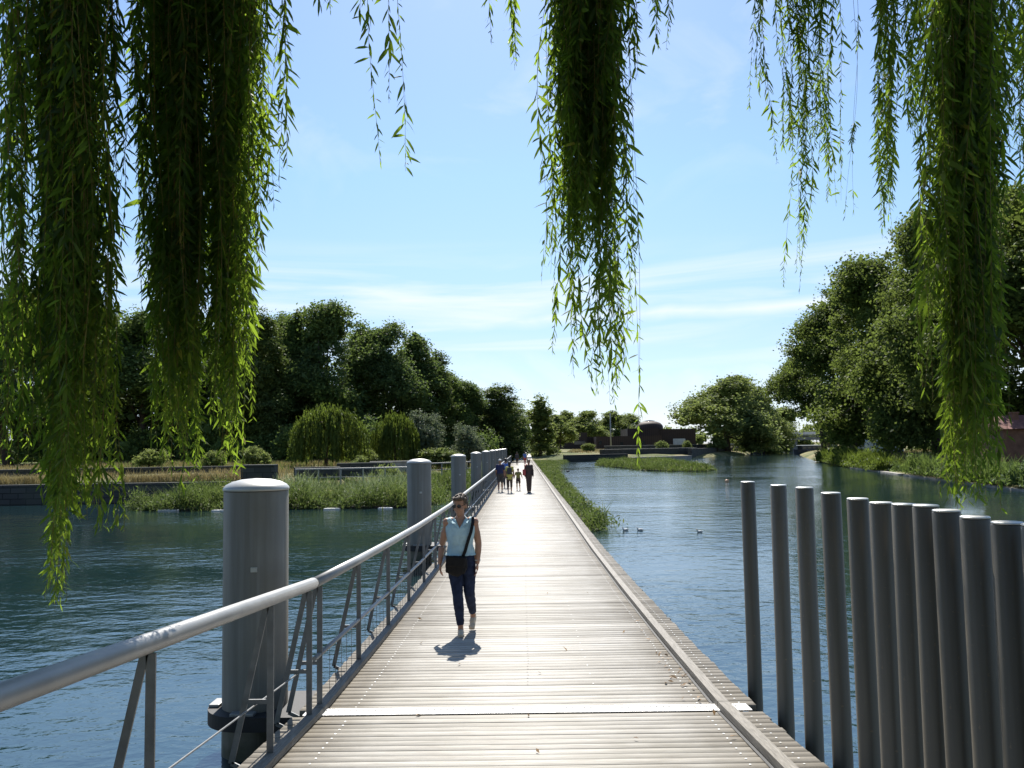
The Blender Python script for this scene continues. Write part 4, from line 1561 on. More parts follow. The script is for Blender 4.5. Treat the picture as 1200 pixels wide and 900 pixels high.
# ------------------------------------------------------------------ the far shore
def box_from_px(mb, x0, x1, y0, y1, Y, depth, zb=None):
    a, b_ = at(x0, y1, Y), at(x1, y0, Y)
    z0 = a.z if zb is None else zb
    z1 = at((x0 + x1) / 2, y0, Y).z
    mb.box(((a.x + b_.x) / 2, Y + depth / 2, (z0 + z1) / 2), (b_.x - a.x, depth, z1 - z0))
    return a.x, b_.x, z0, z1


mus = thing('museum_building', 'long low dark brown museum with a rounded dome beyond the lake', 'building', (0, 0, 0))
mb = MB()
box_from_px(mb, 699, 776, 511, 530, 262, 18, 0.5)
mb.build('front_wing', M_CLAD, mus)
mb = MB()
box_from_px(mb, 736, 772, 502, 530, 283, 20, 0.5)
mb.build('dome_block', M_CLAD, mus)
mb = MB()
box_from_px(mb, 772.5, 815, 502.5, 530, 284, 22, 0.5)
mb.build('right_wing', M_CLAD, mus)
mb = MB()
box_from_px(mb, 655, 688, 507, 530, 270, 16, 0.5)
mb.build('left_wing', M_CLAD, mus)
mb = MB()
box_from_px(mb, 688.3, 698.7, 512, 530, 272, 12, 0.5)
mb.build('link_wing', M_CLAD, mus)
c = at(762, 502.5, 290)
mb = MB()
rr = 15.5 * 0.29
mb.lathe([(rr, -0.8), (rr, 0.6), (rr * 0.95, 0.27 * rr), (rr * 0.8, 0.43 * rr), (rr * 0.5, 0.55 * rr), (0.0, 0.61 * rr)], 28, (c.x, 291, c.z))
dm = mb.build('dome', M_CLAD, mus)
mb = MB()
mb.lathe([(rr * 0.4, 0.585 * rr), (rr * 0.4, 0.61 * rr), (0, 0.66 * rr)], 20, (c.x, 291, c.z))
mb.build('skylight', M_GLASS, dm)
for (x0, x1, y0, y1, Y) in ((673, 686, 517, 521, 269.9), (702, 705, 517, 521, 261.9), (727, 730, 518, 522, 261.9), (752, 756, 517, 522, 261.9), (789, 803, 514, 521, 283.9)):
    mb = MB()
    box_from_px(mb, x0, x1, y0, y1, Y - 0.06, 0.1)
    mb.build('window', M_GLASS if x0 < 780 else M_PALEWALL, mus)
bld = thing('dark_house', 'small dark brown building left of the slender tree above the bridge end', 'building', (0, 0, 0))
mb = MB()
box_from_px(mb, 603, 622, 508, 530, 300, 12, 0.5)
mb.build('wall', M_CLAD, bld)
mb = MB()
a, b_ = at(602, 508, 299), at(623, 508, 299)
mb.box(((a.x + b_.x) / 2, 306, a.z + 0.153), (b_.x - a.x, 14.2, 0.3))
mb.build('roof', M_STONE, bld)
wall_thing('quay_wall', 'dark stepped stone wall at the far waterline right of the bridge end', 'wall', (7.4, 151.6), (19.3, 158.8), -1.5, 1.1, 0.8, M_STONE, M_STONE)
wall_thing('quay_wall', 'second dark wall set back above the far waterline', 'wall', (15.0, 164), (36.0, 178), 0.2, 1.95, 0.7, M_STONE, M_COPING)
wall_thing('quay_wall', 'dark quay wall below the big round tree', 'wall', (33.6, 172.3), (65.6, 245.5), -1.5, 1.75, 0.8, M_STONE, M_STONE)
wall_thing('quay_wall', 'pale low landing step at the far waterline', 'wall', (19.8, 158.2), (33.4, 171.3), -1.0, 0.42, 1.0, M_COPING, M_COPING)
wall_thing('terrace_wall', 'long dark terrace wall across the dry lawn before the museum', 'wall', (18, 186), (48, 205), 0.5, 2.6, 0.6, M_STONE, M_COPING)
# lawn in front of the museum
q = [(9, 176), (20, 172), (34, 186), (48, 208), (44, 240), (14, 240)]
grass_stuff('museum_lawn', q, 51, 9000, 0.35, M_DRY, 0.09)
# mast
p = at(716, 523, 232)
mast = thing('mast', 'tall thin pale mast in front of the brown museum', 'mast', (p.x, p.y, 1.2))
ht = at(716, 484, 232).z - 1.2
mb = MB()
mb.tube([(0, 0, 0), (0, 0, ht)], [0.22, 0.13], 10)
mb.build('pole', M_RAIL, mast)
mb = MB()
mb.box((0, 0, 0.15), (0.9, 0.9, 0.3), None, 0.03)
mb.build('base', M_CONC, mast)
# kiosk and car glimpsed on the quay
p = at(857.5, 520, 207)
kz = float(ground_z(np.array([p.x]), np.array([p.y]))[0])
kio = thing('notice_board', 'small white notice board on the quay under the big round tree', 'board', (p.x, p.y, kz))
mb = MB()
mb.box((0, 0, 1.55), (1.5, 0.08, 0.75), None, 0.01)
mb.build('panel', M_WHITE, kio)
for s in (-0.6, 0.6):
    mb = MB()
    mb.box((s, 0.085, 0.95), (0.08, 0.08, 1.9))
    mb.build('leg', M_STEELDK, kio)


def vehicle(label, x, Y, rz, L, mat):
    p = at(x, 520, Y)
    gz = float(ground_z(np.array([p.x]), np.array([p.y]))[0])
    v = thing('parked_van', label, 'van', (p.x, p.y, gz), rz)
    mb = MB()
    out = [(-L / 2, 0.35), (L / 2 - 0.1, 0.35), (L / 2, 0.5), (L / 2, 0.95), (L / 2 - 0.75, 1.1), (L / 2 - 1.25, 1.95), (-L / 2 + 0.1, 2.0), (-L / 2, 1.8)]
    mb.poly([(a, -0.9, b_) for a, b_ in out], (0, 1.8, 0))
    mb.build('body', mat, v)
    for s in (-0.905, 0.905):
        for x0, x1 in ((-L / 2 + 0.3, -0.3), (-0.15, L / 2 - 1.35)):
            mb = MB()
            mb.box(((x0 + x1) / 2, s, 1.5), (x1 - x0, 0.02, 0.5))
            mb.build('side_window', M_GLASS, v)
        for xx in (-L / 2 + 0.85, L / 2 - 0.85):
            mb = MB()
            mb.tube([(xx, s - 0.09, 0.33), (xx, s + 0.09, 0.33)], 0.33, 14)
            mb.build('wheel', M_RUBBER, v)


vehicle('white van parked under the plane trees above the right bank', 1036, 112, 0.3, 4.6, M_WHITE)
vehicle('smaller white van left of the other one under the plane trees', 1013, 128, 0.2, 4.2, M_WHITE)

# road bridge over the channel
rbz = thing('road_bridge', 'flat dark road bridge over the channel between the far trees', 'bridge', (0, 0, 0))
a, b_ = at(884, 515, 250), at(985, 512, 250)
zt = at(925, 512.5, 250).z
mb = MB()
mb.box(((a.x + b_.x) / 2, 252, zt - 0.45), (b_.x - a.x, 6, 0.8))
mb.build('deck', M_CONC, rbz)
for yy in (249.2, 254.8):
    mb = MB()
    mb.box(((a.x + b_.x) / 2, yy, zt + 0.50), (b_.x - a.x, 0.1, 0.12))
    for i in range(34):
        mb.box((a.x + (b_.x - a.x) * (i + 0.5) / 34, yy, zt + 0.19), (0.08, 0.08, 0.49))
    mb.build('parapet', M_CONC, rbz)
for xx in (a.x + 2.5, a.x + 11.5, b_.x - 2):
    mb = MB()
    mb.box((xx, 252, (zt - 0.853 - 2) / 2), (1.4, 5.4, zt - 0.853 + 2))
    mb.build('pier', M_CONC, rbz)
mb = MB()
mb.box((a.x + 15.5, 256.5, zt + 1.2), (9.0, 0.25, 0.8))
mb.build('side_panel', M_PALEWALL, rbz)


def barge(label, x, y, rz, L, roofmat):
    p = atz(x, y, 0.0)
    b0 = thing('moored_boat', label, 'boat', (p.x, p.y, 0), rz)
    mb = MB()
    n = 14
    top, bot = [], []
    for i in range(n + 1):
        u = -1 + 2 * i / n
        wv = 1.25 * (1 - abs(u) ** 4) ** 0.5 + 0.05
        top.append((u * L / 2, wv)); bot.append((u * L / 2 * 0.96, wv * 0.8))
    rings = []
    for i in range(n + 1):
        sh = 0.9 + 0.35 * abs(-1 + 2 * i / n) ** 3
        rings.append([mb.bm.verts.new((top[i][0], -top[i][1], sh)), mb.bm.verts.new((bot[i][0], -bot[i][1], -0.3)), mb.bm.verts.new((bot[i][0], bot[i][1], -0.3)), mb.bm.verts.new((top[i][0], top[i][1], sh))])
    for q, r in zip(rings, rings[1:]):
        for k in range(4):
            mb.bm.faces.new((q[k], q[(k + 1) % 4], r[(k + 1) % 4], r[k]))
    mb.bm.faces.new(rings[0]); mb.bm.faces.new(rings[-1][::-1])
    mb.build('hull', M_HULL, b0)
    mb = MB()
    mb.box((-L * 0.05, 0, 1.45), (L * 0.55, 1.9, 1.05), None, 0.05)
    cb_ = mb.build('cabin', M_HULL, b0)
    mb = MB()
    mb.box((-L * 0.05, 0, 2.05), (L * 0.6, 2.15, 0.14), None, 0.04)
    mb.build('roof', roofmat, b0)
    for s in (-0.96, 0.96):
        for i in range(4):
            mb = MB()
            mb.box((-L * 0.26 + L * 0.14 * i, s, 1.55), (L * 0.09, 0.03, 0.45))
            mb.build('window', M_GLASS, b0)


barge('dark moored boat with a long white roof at the right bank of the channel', 951, 532.5, 0.25, 9.0, M_WHITE)
barge('small boat with a pale roof lying under the far road bridge', 931, 528, 0.1, 6.0, M_PALEWALL)
barge('dark boat lying along the far quay left of the road bridge', 888, 531.5, 1.0, 9.0, M_BRICKRED)

# red brick hut at the right edge
p = at(1192, 523, 58)
hz = float(ground_z(np.array([p.x]), np.array([p.y]))[0])
hut = thing('brick_hut', 'red brown brick hut with a chimney at the right edge above the bank', 'hut', (p.x + 1.1, p.y, hz), -0.15)
hb = at(1190, 503, 58).z - hz
mb = MB()
mb.box((0, 0, hb / 2 - 0.3), (5.2, 4, hb + 0.6))
mb.build('wall', M_BRICKRED, hut)
mb = MB()
mb.poly([(-2.9, -2.35, hb + 0.004), (-2.9, 2.35, hb + 0.004), (-2.9, 0, hb + 0.95)], (5.8, 0, 0))
rf = mb.build('roof', M_TILE, hut)
mb = MB()
mb.box((-1.35, -0.6, hb + 0.62), (0.42, 0.42, 0.9))
mb.box((-1.35, -0.6, hb + 1.1), (0.52, 0.52, 0.1))
mb.build('chimney', M_BRICKRED, rf)
mb = MB()
mb.box((-0.35, -2.02, hb * 0.42), (0.9, 0.06, hb * 0.75))
mb.build('door', M_HULL, hut)
mb = MB()
mb.box((1.4, -2.02, hb * 0.55), (0.8, 0.06, hb * 0.35))
mb.build('window', M_GLASS, hut)

# paving stones along the right waterline
wall_thing('bank_edging', 'thin pale stone edging at the foot of the right bank below the willow branch', 'edging', (31.2, 70.5), (35.2, 92), -0.6, 0.10, 0.45, M_COPING, None)
wall_thing('bank_edging', 'thin pale stone edging at the waterline under the brick hut', 'edging', (26.7, 44), (31.0, 69.8), -0.6, 0.10, 0.45, M_COPING, None)


# ------------------------------------------------------------------ ducks and buoy
def duck(label, x, y, rz, s, body, head, group):
    p = atz(x, y, 0.0)
    d = thing('duck', label, 'duck', (p.x, p.y, 0), rz, group)
    mb = MB()
    # one continuous body: hull, tail, breast, neck and head
    prof = [(-0.24, 0.10, 0.012), (-0.20, 0.085, 0.035), (-0.13, 0.06, 0.075), (-0.03, 0.05, 0.095), (0.07, 0.055, 0.09), (0.13, 0.075, 0.07), (0.16, 0.12, 0.045), (0.165, 0.16, 0.036), (0.18, 0.195, 0.042), (0.205, 0.205, 0.036), (0.228, 0.203, 0.018)]
    mb.tube([(a * s, 0, b_ * s) for a, b_, r in prof], [r * s for a, b_, r in prof], 12)
    mb.build('body', body, d)
    mb = MB()
    mb.sphere((0.185 * s, 0, 0.20 * s), (0.05 * s, 0.044 * s, 0.044 * s), 12, 8)
    mb.build('head_plumage', head, d)
    mb = MB()
    mb.box((0.25 * s, 0, 0.195 * s), (0.06 * s, 0.03 * s, 0.014 * s), None, 0.004)
    mb.build('beak', M_BEAK, d)
    for q in (-1, 1):
        mb = MB()
        mb.sphere((-0.04 * s, q * 0.08 * s, 0.085 * s), (0.13 * s, 0.025 * s, 0.05 * s), 12, 8, Matrix.Rotation(0.12, 3, 'Y'))
        mb.build('wing', body, d)


M_BEAK = plain('yellow_beak', (0.45, 0.3, 0.06), 0.5)
M_DUCKB = plain('grey_brown_plumage', (0.30, 0.26, 0.21), 0.8, 0, 0.4, 25)
M_DUCKW = plain('pale_plumage', (0.62, 0.60, 0.56), 0.8, 0, 0.25, 25)
M_DUCKD = plain('black_plumage', (0.02, 0.02, 0.022), 0.7)
duck('pale duck swimming on the right of the footbridge, left of a pair', 733, 622, 3.3, 0.5, M_DUCKW, M_DUCKB, 'ducks on the lake')
duck('pale duck swimming on the right of the footbridge, right of a pair', 750, 622, 2.9, 0.5, M_DUCKW, M_DUCKW, 'ducks on the lake')
duck('pale duck swimming alone nearer to the steel stakes', 820, 624, 3.2, 0.46, M_DUCKW, M_DUCKB, 'ducks on the lake')
duck('small dark duck far off beside the reed strip, left of a pair', 657.5, 552.5, 0.3, 0.9, M_DUCKD, M_DUCKD, 'ducks on the lake')
duck('small dark duck far off beside the reed strip, right of a pair', 665.5, 552.8, 0.1, 0.9, M_DUCKD, M_DUCKD, 'ducks on the lake')
p = atz(852, 565, 0)
M_BUOY = plain('faded_orange_buoy', (0.62, 0.36, 0.2), 0.5)
bu = thing('buoy', 'small faded orange buoy floating alone on the right side water', 'buoy', (p.x, p.y, 0))
mb = MB()
mb.sphere((0, 0, 0.06), (0.15, 0.15, 0.15))
mb.build('float', M_BUOY, bu)
mb = MB()
mb.tube([(0, 0, 0.20), (0, 0, 0.27)], 0.025, 8)
mb.build('eyelet', M_STEELDK, bu)
# dead leaves on the deck near the kerb
mb = MB()
rng = np.random.default_rng(61)
P = []
for i in range(46):
    y = rng.normal(8.3, 0.8) if i < 30 else rng.uniform(5.6, 14)
    x = 1.5 - abs(rng.normal(0, 0.10)) if i < 30 else rng.uniform(-1.4, 1.5)
    P.append((x, y, deck_z(y) + 0.012 + rng.uniform(0, 0.01)))
P = np.array(P)
V, Fq = leaf_quads(P, unit(rng.normal(0, 0.35, (len(P), 3)) + np.array([0, 0, 1.0])), rng.normal(0, 1, (len(P), 3)), rng.uniform(0.04, 0.085, len(P)), 0.35)
M_DEAD = foliage('dead_leaf', [(0, (0.10, 0.06, 0.03)), (1, (0.30, 0.17, 0.06))], (0.3, 0.2, 0.1), 0.2)
tag(link('fallen_leaves', np_mesh('fallen_leaves', V, [Fq]), M_DEAD), kind='stuff')

# ------------------------------------------------------------------ people
def fuse(mb, name, voxel, mat, parent, smooth=4, fold=0.0, fscale=(18, 18, 9)):
    """melt overlapping closed shapes into one continuous skin"""
    bmesh.ops.recalc_face_normals(mb.bm, faces=mb.bm.faces[:])
    me = bpy.data.meshes.new('raw')
    mb.bm.to_mesh(me)
    mb.bm.free()
    o = bpy.data.objects.new('raw', me)
    C.objects.link(o)
    r = o.modifiers.new('r', 'REMESH')
    r.mode = 'VOXEL'
    r.voxel_size = voxel
    s = o.modifiers.new('s', 'SMOOTH')
    s.factor = 0.5
    s.iterations = smooth
    dg = bpy.context.evaluated_depsgraph_get()
    ev = o.evaluated_get(dg)
    out = bpy.data.meshes.new_from_object(ev)
    bpy.data.objects.remove(o)
    bpy.data.meshes.remove(me)
    if fold:
        nv = len(out.vertices)
        co = np.empty(nv * 3, np.float32)
        no = np.empty(nv * 3, np.float32)
        out.vertices.foreach_get('co', co)
        out.vertices.foreach_get('normal', no)
        co, no = co.reshape(-1, 3), no.reshape(-1, 3)
        d = np.array([mnoise.turbulence_vector(Vector((c[0] * fscale[0], c[1] * fscale[1], c[2] * fscale[2])), 3, False)[0] for c in co])
        out.vertices.foreach_set('co', (co + no * (d * fold)[:, None]).astype(np.float32).ravel())
        out.update()
    out.name = name
    out.materials.clear()
    for p in out.polygons:
        p.use_smooth = True
    return link(name, out, mat, parent)


def limb(mb, pts, rs, seg=12):
    mb.tube(pts, rs, seg)
    for p, r in zip(pts, rs):
        mb.sphere(p, (r, r, r), 12, 8)


def loft(mb, rings, seg=24):
    """rings of (cx, cy, z, rx, ry)"""
    vs_ = [[mb.bm.verts.new((c[0] + c[3] * math.cos(2 * math.pi * k / seg), c[1] + c[4] * math.sin(2 * math.pi * k / seg), c[2])) for k in range(seg)] for c in rings]
    for a, b_ in zip(vs_, vs_[1:]):
        for k in range(seg):
            mb.bm.faces.new((a[k], a[(k + 1) % seg], b_[(k + 1) % seg], b_[k]))
    mb.bm.faces.new(vs_[0][::-1])
    mb.bm.faces.new(vs_[-1])


def add_hand(mb, wrist, side, fwd_, curl, sc=1.0):
    """relaxed hand hanging from the wrist; side = +1/-1 towards which the palm's back faces, fwd_ = direction of the thumb edge"""
    w_ = Vector(wrist)
    f = Vector((0, fwd_, 0))
    o = Vector((side, 0, 0))
    dn = Vector((-0.06 * side, -0.10, -1)).normalized()
    pc = w_ + dn * 0.052 * sc
    mb.sphere(pc, (0.0155 * sc, 0.038 * sc, 0.050 * sc), 14, 10)
    for k, (off, ln, sp) in enumerate(((0.031, 0.070, 0.16), (0.0105, 0.079, 0.05), (-0.0105, 0.073, -0.06), (-0.030, 0.056, -0.17))):
        base = pc + f * off * sc * 0.95 + dn * 0.036 * sc
        d1 = (dn + f * sp - o * 0.15).normalized()
        d2 = (dn - o * (0.5 + curl) + f * sp * 0.5).normalized()
        p1 = base + d1 * ln * 0.52 * sc
        p2 = p1 + d2 * ln * 0.48 * sc
        limb(mb, [base, p1, p2], [0.0088 * sc, 0.0082 * sc, 0.0066 * sc], 8)
    tb = w_ + dn * 0.028 * sc + f * 0.022 * sc
    t1 = tb + (dn * 0.6 + f * 0.75 - o * 0.25).normalized() * 0.040 * sc
    t2 = t1 + (dn + f * 0.25 - o * 0.25).normalized() * 0.032 * sc
    limb(mb, [tb, t1, t2], [0.0115 * sc, 0.0100 * sc, 0.0078 * sc], 8)


def person(label, loc, rz, height, pose, wear, mats, voxel=0.011, group=None):
    """template 1.65 m tall, facing -y; pose gives joint positions, wear says which garments"""
    S = height / 1.65
    root = thing('person', label, 'person', loc, rz, group)
    root.scale = (S, S, S)
    P = dict(neck=(0.0, 0.0, 1.40), head_yaw=0.0, head_pitch=0.0, lean=0.0,
             sh=((-0.165, 0.0, 1.335), (0.165, 0.0, 1.335)), el=((-0.21, 0.02, 1.08), (0.21, 0.02, 1.08)), wr=((-0.21, -0.04, 0.855), (0.21, -0.04, 0.855)),
             hip=((-0.085, 0.0, 0.86), (0.085, 0.0, 0.86)), kn=((-0.085, -0.06, 0.47), (0.085, 0.02, 0.47)), an=((-0.08, -0.10, 0.085), (0.085, 0.13, 0.10)), heel=(0.0, 0.05), build=1.0)
    P.update(pose)
    bl = P['build']
    V3 = Vector
    Rh = Matrix.Rotation(P['head_yaw'], 3, 'Z') @ Matrix.Rotation(P['head_pitch'], 3, 'X')
    nk = V3(P['neck'])
    hc = nk + V3((0, -0.02, 0.125))

    def H(x, y, z):
        return hc + Rh @ V3((x, y, z))
    skin, shirt, lower, shoe, hair = mats['skin'], mats['top'], mats['lower'], mats['shoe'], mats['hair']
    torso = [(0, 0.0, 0.80, 0.12 * bl, 0.085 * bl), (0, 0.0, 0.88, 0.165 * bl, 0.115 * bl), (0, 0.0, 0.97, 0.150 * bl, 0.105 * bl), (0, 0.0, 1.06, 0.132 * bl, 0.095 * bl),
             (0, -0.005, 1.18, 0.150 * bl, 0.112 * bl), (0, 0.0, 1.27, 0.160 * bl, 0.105 * bl), (0, 0.005, 1.335, 0.150, 0.08), (0, 0.005, 1.372, 0.085, 0.062), (0, 0.0, 1.40, 0.058, 0.056)]
    mb = MB()
    loft(mb, torso)
    limb(mb, [(0, 0.01, 1.36), nk, nk + V3((0, -0.01, 0.07))], [0.058, 0.052, 0.05])
    # head
    mb.sphere(H(0, 0.012, 0.045), (0.074, 0.092, 0.086), 20, 14, Rh)
    mb.sphere(H(0, -0.022, -0.02), (0.060, 0.068, 0.088), 20, 14, Rh)
    mb.sphere(H(0, -0.062, -0.086), (0.028, 0.024, 0.022), 12, 8, Rh)
    mb.sphere(H(0, -0.098, -0.012), (0.0125, 0.018, 0.020), 12, 8, Rh)
    mb.sphere(H(0, -0.088, 0.014), (0.009, 0.012, 0.03), 12, 8, Rh)
    mb.sphere(H(0, -0.084, -0.053), (0.024, 0.010, 0.008), 12, 8, Rh)
    for s in (-1, 1):
        mb.sphere(H(s * 0.073, 0.012, 0.0), (0.012, 0.022, 0.033), 10, 8, Rh)
        mb.sphere(H(s * 0.034, -0.066, -0.022), (0.024, 0.02, 0.022), 10, 8, Rh)
    for i in (0, 1):
        s = (-1, 1)[i]
        sh, el_, wr = V3(P['sh'][i]), V3(P['el'][i]), V3(P['wr'][i])
        limb(mb, [sh + V3((-s * 0.05, 0, 0.01)), sh, sh.lerp(el_, 0.5), el_, el_.lerp(wr, 0.35), wr], [0.054, 0.054, 0.047, 0.041, 0.041, 0.027])
        add_hand(mb, wr, s, -1, 0.25)
        hp, kn, an = V3(P['hip'][i]), V3(P['kn'][i]), V3(P['an'][i])
        limb(mb, [hp, hp.lerp(kn, 0.45), kn, kn.lerp(an, 0.35), an, an - V3((0, 0, 0.03))], [0.082 * bl, 0.07 * bl, 0.052, 0.052, 0.034, 0.034])
    body = fuse(mb, 'body', voxel, skin, root)
    # garments
    g = 0.011
    mb = MB()
    z0 = wear.get('hem', 0.935)
    tt = [t_ for t_ in torso if t_[2] > z0 + 0.02]
    zs = [t_[2] for t_ in torso]
    rx0 = float(np.interp(z0, zs, [t_[3] for t_ in torso]))
    ry0 = float(np.interp(z0, zs, [t_[4] for t_ in torso]))
    fl = wear.get('flare', 0.012)
    rings = [(0, 0, z0, rx0 + g + fl, ry0 + g + fl)] + [(c[0], c[1], c[2], c[3] + g * (1.0 if c[2] < 1.36 else 0.7), c[4] + g * (1.15 if c[2] < 1.36 else 0.7)) for c in tt[:-1]]
    if wear.get('skirt'):
        rings = [(0, 0, wear['skirt'], 0.22, 0.17)] + rings
    loft(mb, rings)
    sl_ = wear.get('sleeve', 0.0)
    for i in (0, 1):
        s = (-1, 1)[i]
        sh, el_, wr = V3(P['sh'][i]), V3(P['el'][i]), V3(P['wr'][i])
        if sl_ > 0:
            e = sh.lerp(el_, min(1, sl_))
            limb(mb, [sh + V3((-s * 0.05, 0, 0.012)), sh, e], [0.064, 0.064, 0.058])
            if sl_ > 1:
                limb(mb, [el_, wr], [0.05, 0.04])
        else:
            mb.sphere(sh + V3((-s * 0.035, 0, 0.018)), (0.045, 0.066, 0.045), 12, 8)
    top = fuse(mb, 'shirt', voxel, shirt, root, 3, 0.010 if voxel < 0.01 else 0.0, (13, 13, 7))
    if wear.get('vneck'):
        bm = bmesh.new()
        bm.from_mesh(top.data)
        kill = []
        for f in bm.faces:
            c = f.calc_center_median()
            if c.y < 0.03 and c.z > 1.265 and abs(c.x) < (c.z - 1.265) * 0.52:
                kill.append(f)
        bmesh.ops.delete(bm, geom=kill, context='FACES')
        bm.to_mesh(top.data)
        bm.free()
        mb = MB()
        for s in (-1, 1):
            a = [V3((s * 0.006, -0.128, 1.255)), V3((s * 0.045, -0.118, 1.325)), V3((s * 0.072, -0.045, 1.388)), V3((s * 0.05, 0.055, 1.41)), V3((0, 0.075, 1.414))]
            b_ = [V3((s * 0.038, -0.135, 1.275)), V3((s * 0.092, -0.112, 1.325)), V3((s * 0.108, -0.035, 1.362)), V3((s * 0.075, 0.07, 1.375)), V3((0, 0.095, 1.378))]
            va = [mb.bm.verts.new(q) for q in a]
            vb = [mb.bm.verts.new(q) for q in b_]
            for k in range(4):
                mb.bm.faces.new((va[k], va[k + 1], vb[k + 1], vb[k]))
        cl = mb.build('collar', shirt, root)
        so_ = cl.modifiers.new('s', 'SOLIDIFY')
        so_.thickness = 0.006
    if not wear.get('skirt'):
        mb = MB()
        loft(mb, [(0, 0, 0.79, 0.115 * bl, 0.08 * bl)] + [(c[0], c[1], c[2], c[3] + 0.006, c[4] + 0.006) for c in torso[1:3]])
        end = wear.get('leg', 0.96)
        for i in (0, 1):
            hp, kn, an = V3(P['hip'][i]), V3(P['kn'][i]), V3(P['an'][i])
            if end >= 0.55:
                e = kn.lerp(an, (end - 0.5) * 2)
                wide = wear.get('wide', 0.0)
                limb(mb, [hp, hp.lerp(kn, 0.45), kn, kn.lerp(an, 0.35), e], [0.092 * bl, 0.082 * bl, 0.065 + wide, 0.063 + wide, 0.047 + wide])
            else:
                limb(mb, [hp, hp.lerp(kn, end * 2)], [0.092 * bl, 0.084])
        fuse(mb, 'trousers' if end > 0.55 else 'shorts', voxel, lower, root, 3, 0.0055 if voxel < 0.01 else 0.0, (10, 10, 22))
    for i in (0, 1):
        an = V3(P['an'][i])
        hl = P['heel'][i]
        R = Matrix.Rotation(wear.get('toe', (0.12, -0.12))[i], 3, 'Z') @ Matrix.Rotation(hl, 3, 'X')
        mb = MB()

        def Fp(x, y, z):
            return an + R @ V3((x, y, z - 0.0))
        mb.sphere(Fp(0, 0.012, -0.035), (0.037, 0.045, 0.045), 14, 10, R)
        mb.sphere(Fp(0, -0.06, -0.048), (0.041, 0.07, 0.036), 14, 10, R)
        mb.sphere(Fp(0, -0.135, -0.058), (0.043, 0.058, 0.026), 14, 10, R)
        g_ = mb.box(Fp(0, -0.075, -0.075), (0.074, 0.215, 0.022), R, 0.008)
        fuse(mb, 'shoe', voxel, shoe, root, 2)
    mb = MB()
    if wear.get('hat'):
        mb.sphere(H(0, 0.012, 0.085), (0.084, 0.10, 0.064), 16, 10, Rh)
        mb.sphere(H(0, -0.088, 0.075), (0.065, 0.06, 0.012), 16, 10, Rh)
        fuse(mb, 'cap', voxel, mats['hat'], root, 2)
    else:
        mb.sphere(H(0, 0.022, 0.085), (0.081, 0.092, 0.066), 16, 10, Rh)
        mb.sphere(H(0, 0.060, 0.02), (0.075, 0.055, 0.085), 16, 10, Rh)
        mb.sphere(H(-0.02, -0.062, 0.100), (0.052, 0.035, 0.028), 12, 8, Rh)
        mb.sphere(H(0.03, -0.05, 0.106), (0.045, 0.04, 0.028), 12, 8, Rh)
        for s in (-1, 1):
            mb.sphere(H(s * 0.068, 0.012, 0.05), (0.018, 0.042, 0.045), 12, 8, Rh)
        if wear.get('longhair'):
            mb.sphere(H(0, 0.065, -0.09), (0.075, 0.04, 0.10), 12, 8, Rh)
        fuse(mb, 'hair', voxel, hair, root, 2, 0.016 if voxel < 0.01 else 0.0, (34, 34, 30))
    root['hx'] = 0
    return root, H, Rh


M_SKIN = plain('woman_skin', (0.36, 0.19, 0.12), 0.5, 0, 0.08, 8, 0.4, 0.05)  # the woman's own skin tone, faintly mottled
M_SKIN2 = plain('tanned_skin', (0.28, 0.15, 0.10), 0.5, 0, 0.08, 8, 0.4, 0.05)
M_SHIRT = plain('pale_blue_cotton', (0.40, 0.55, 0.60), 0.85, 0, 0.10, 14, 0.2, 0.3)
M_JEAN = plain('dark_blue_denim', (0.018, 0.026, 0.055), 0.85, 0, 0.35, 16, 0.2, 0.3)
M_SHOE = plain('pale_beige_canvas', (0.55, 0.46, 0.34), 0.8, 0, 0.12, 20)
M_HAIR = plain('grey_brown_hair', (0.11, 0.075, 0.05), 0.6, 0, 0.5, 45, 0.4, 0.9)
M_HAIRD = plain('dark_hair', (0.02, 0.015, 0.012), 0.6, 0, 0.4, 40)
M_BAG = plain('black_leather', (0.007, 0.0065, 0.007), 0.6, 0, 0.3, 20, 0.2, 0.3)
M_LENS = plain('dark_lens', (0.01, 0.01, 0.01), 0.12, 0, 0.1, 4, 0.6, 0.0)
M_NAVY = plain('navy_cotton', (0.015, 0.022, 0.08), 0.85, 0, 0.2, 10)
M_BLUE = plain('mid_blue_cotton', (0.08, 0.16, 0.42), 0.85, 0, 0.2, 10)
M_YELLOW = plain('yellow_cotton', (0.52, 0.46, 0.10), 0.85, 0, 0.2, 10)
M_OLIVE = plain('olive_cotton', (0.20, 0.18, 0.05), 0.85, 0, 0.2, 10)
M_BROWN = plain('dark_brown_cotton', (0.055, 0.035, 0.028), 0.85, 0, 0.2, 10)
M_GREY = plain('dark_grey_cotton', (0.045, 0.045, 0.05), 0.85, 0, 0.2, 10)
M_RED = plain('red_nylon', (0.32, 0.05, 0.045), 0.7, 0, 0.2, 10)
M_CAPW = plain('pale_cap_cloth', (0.6, 0.6, 0.58), 0.85, 0, 0.1, 10)

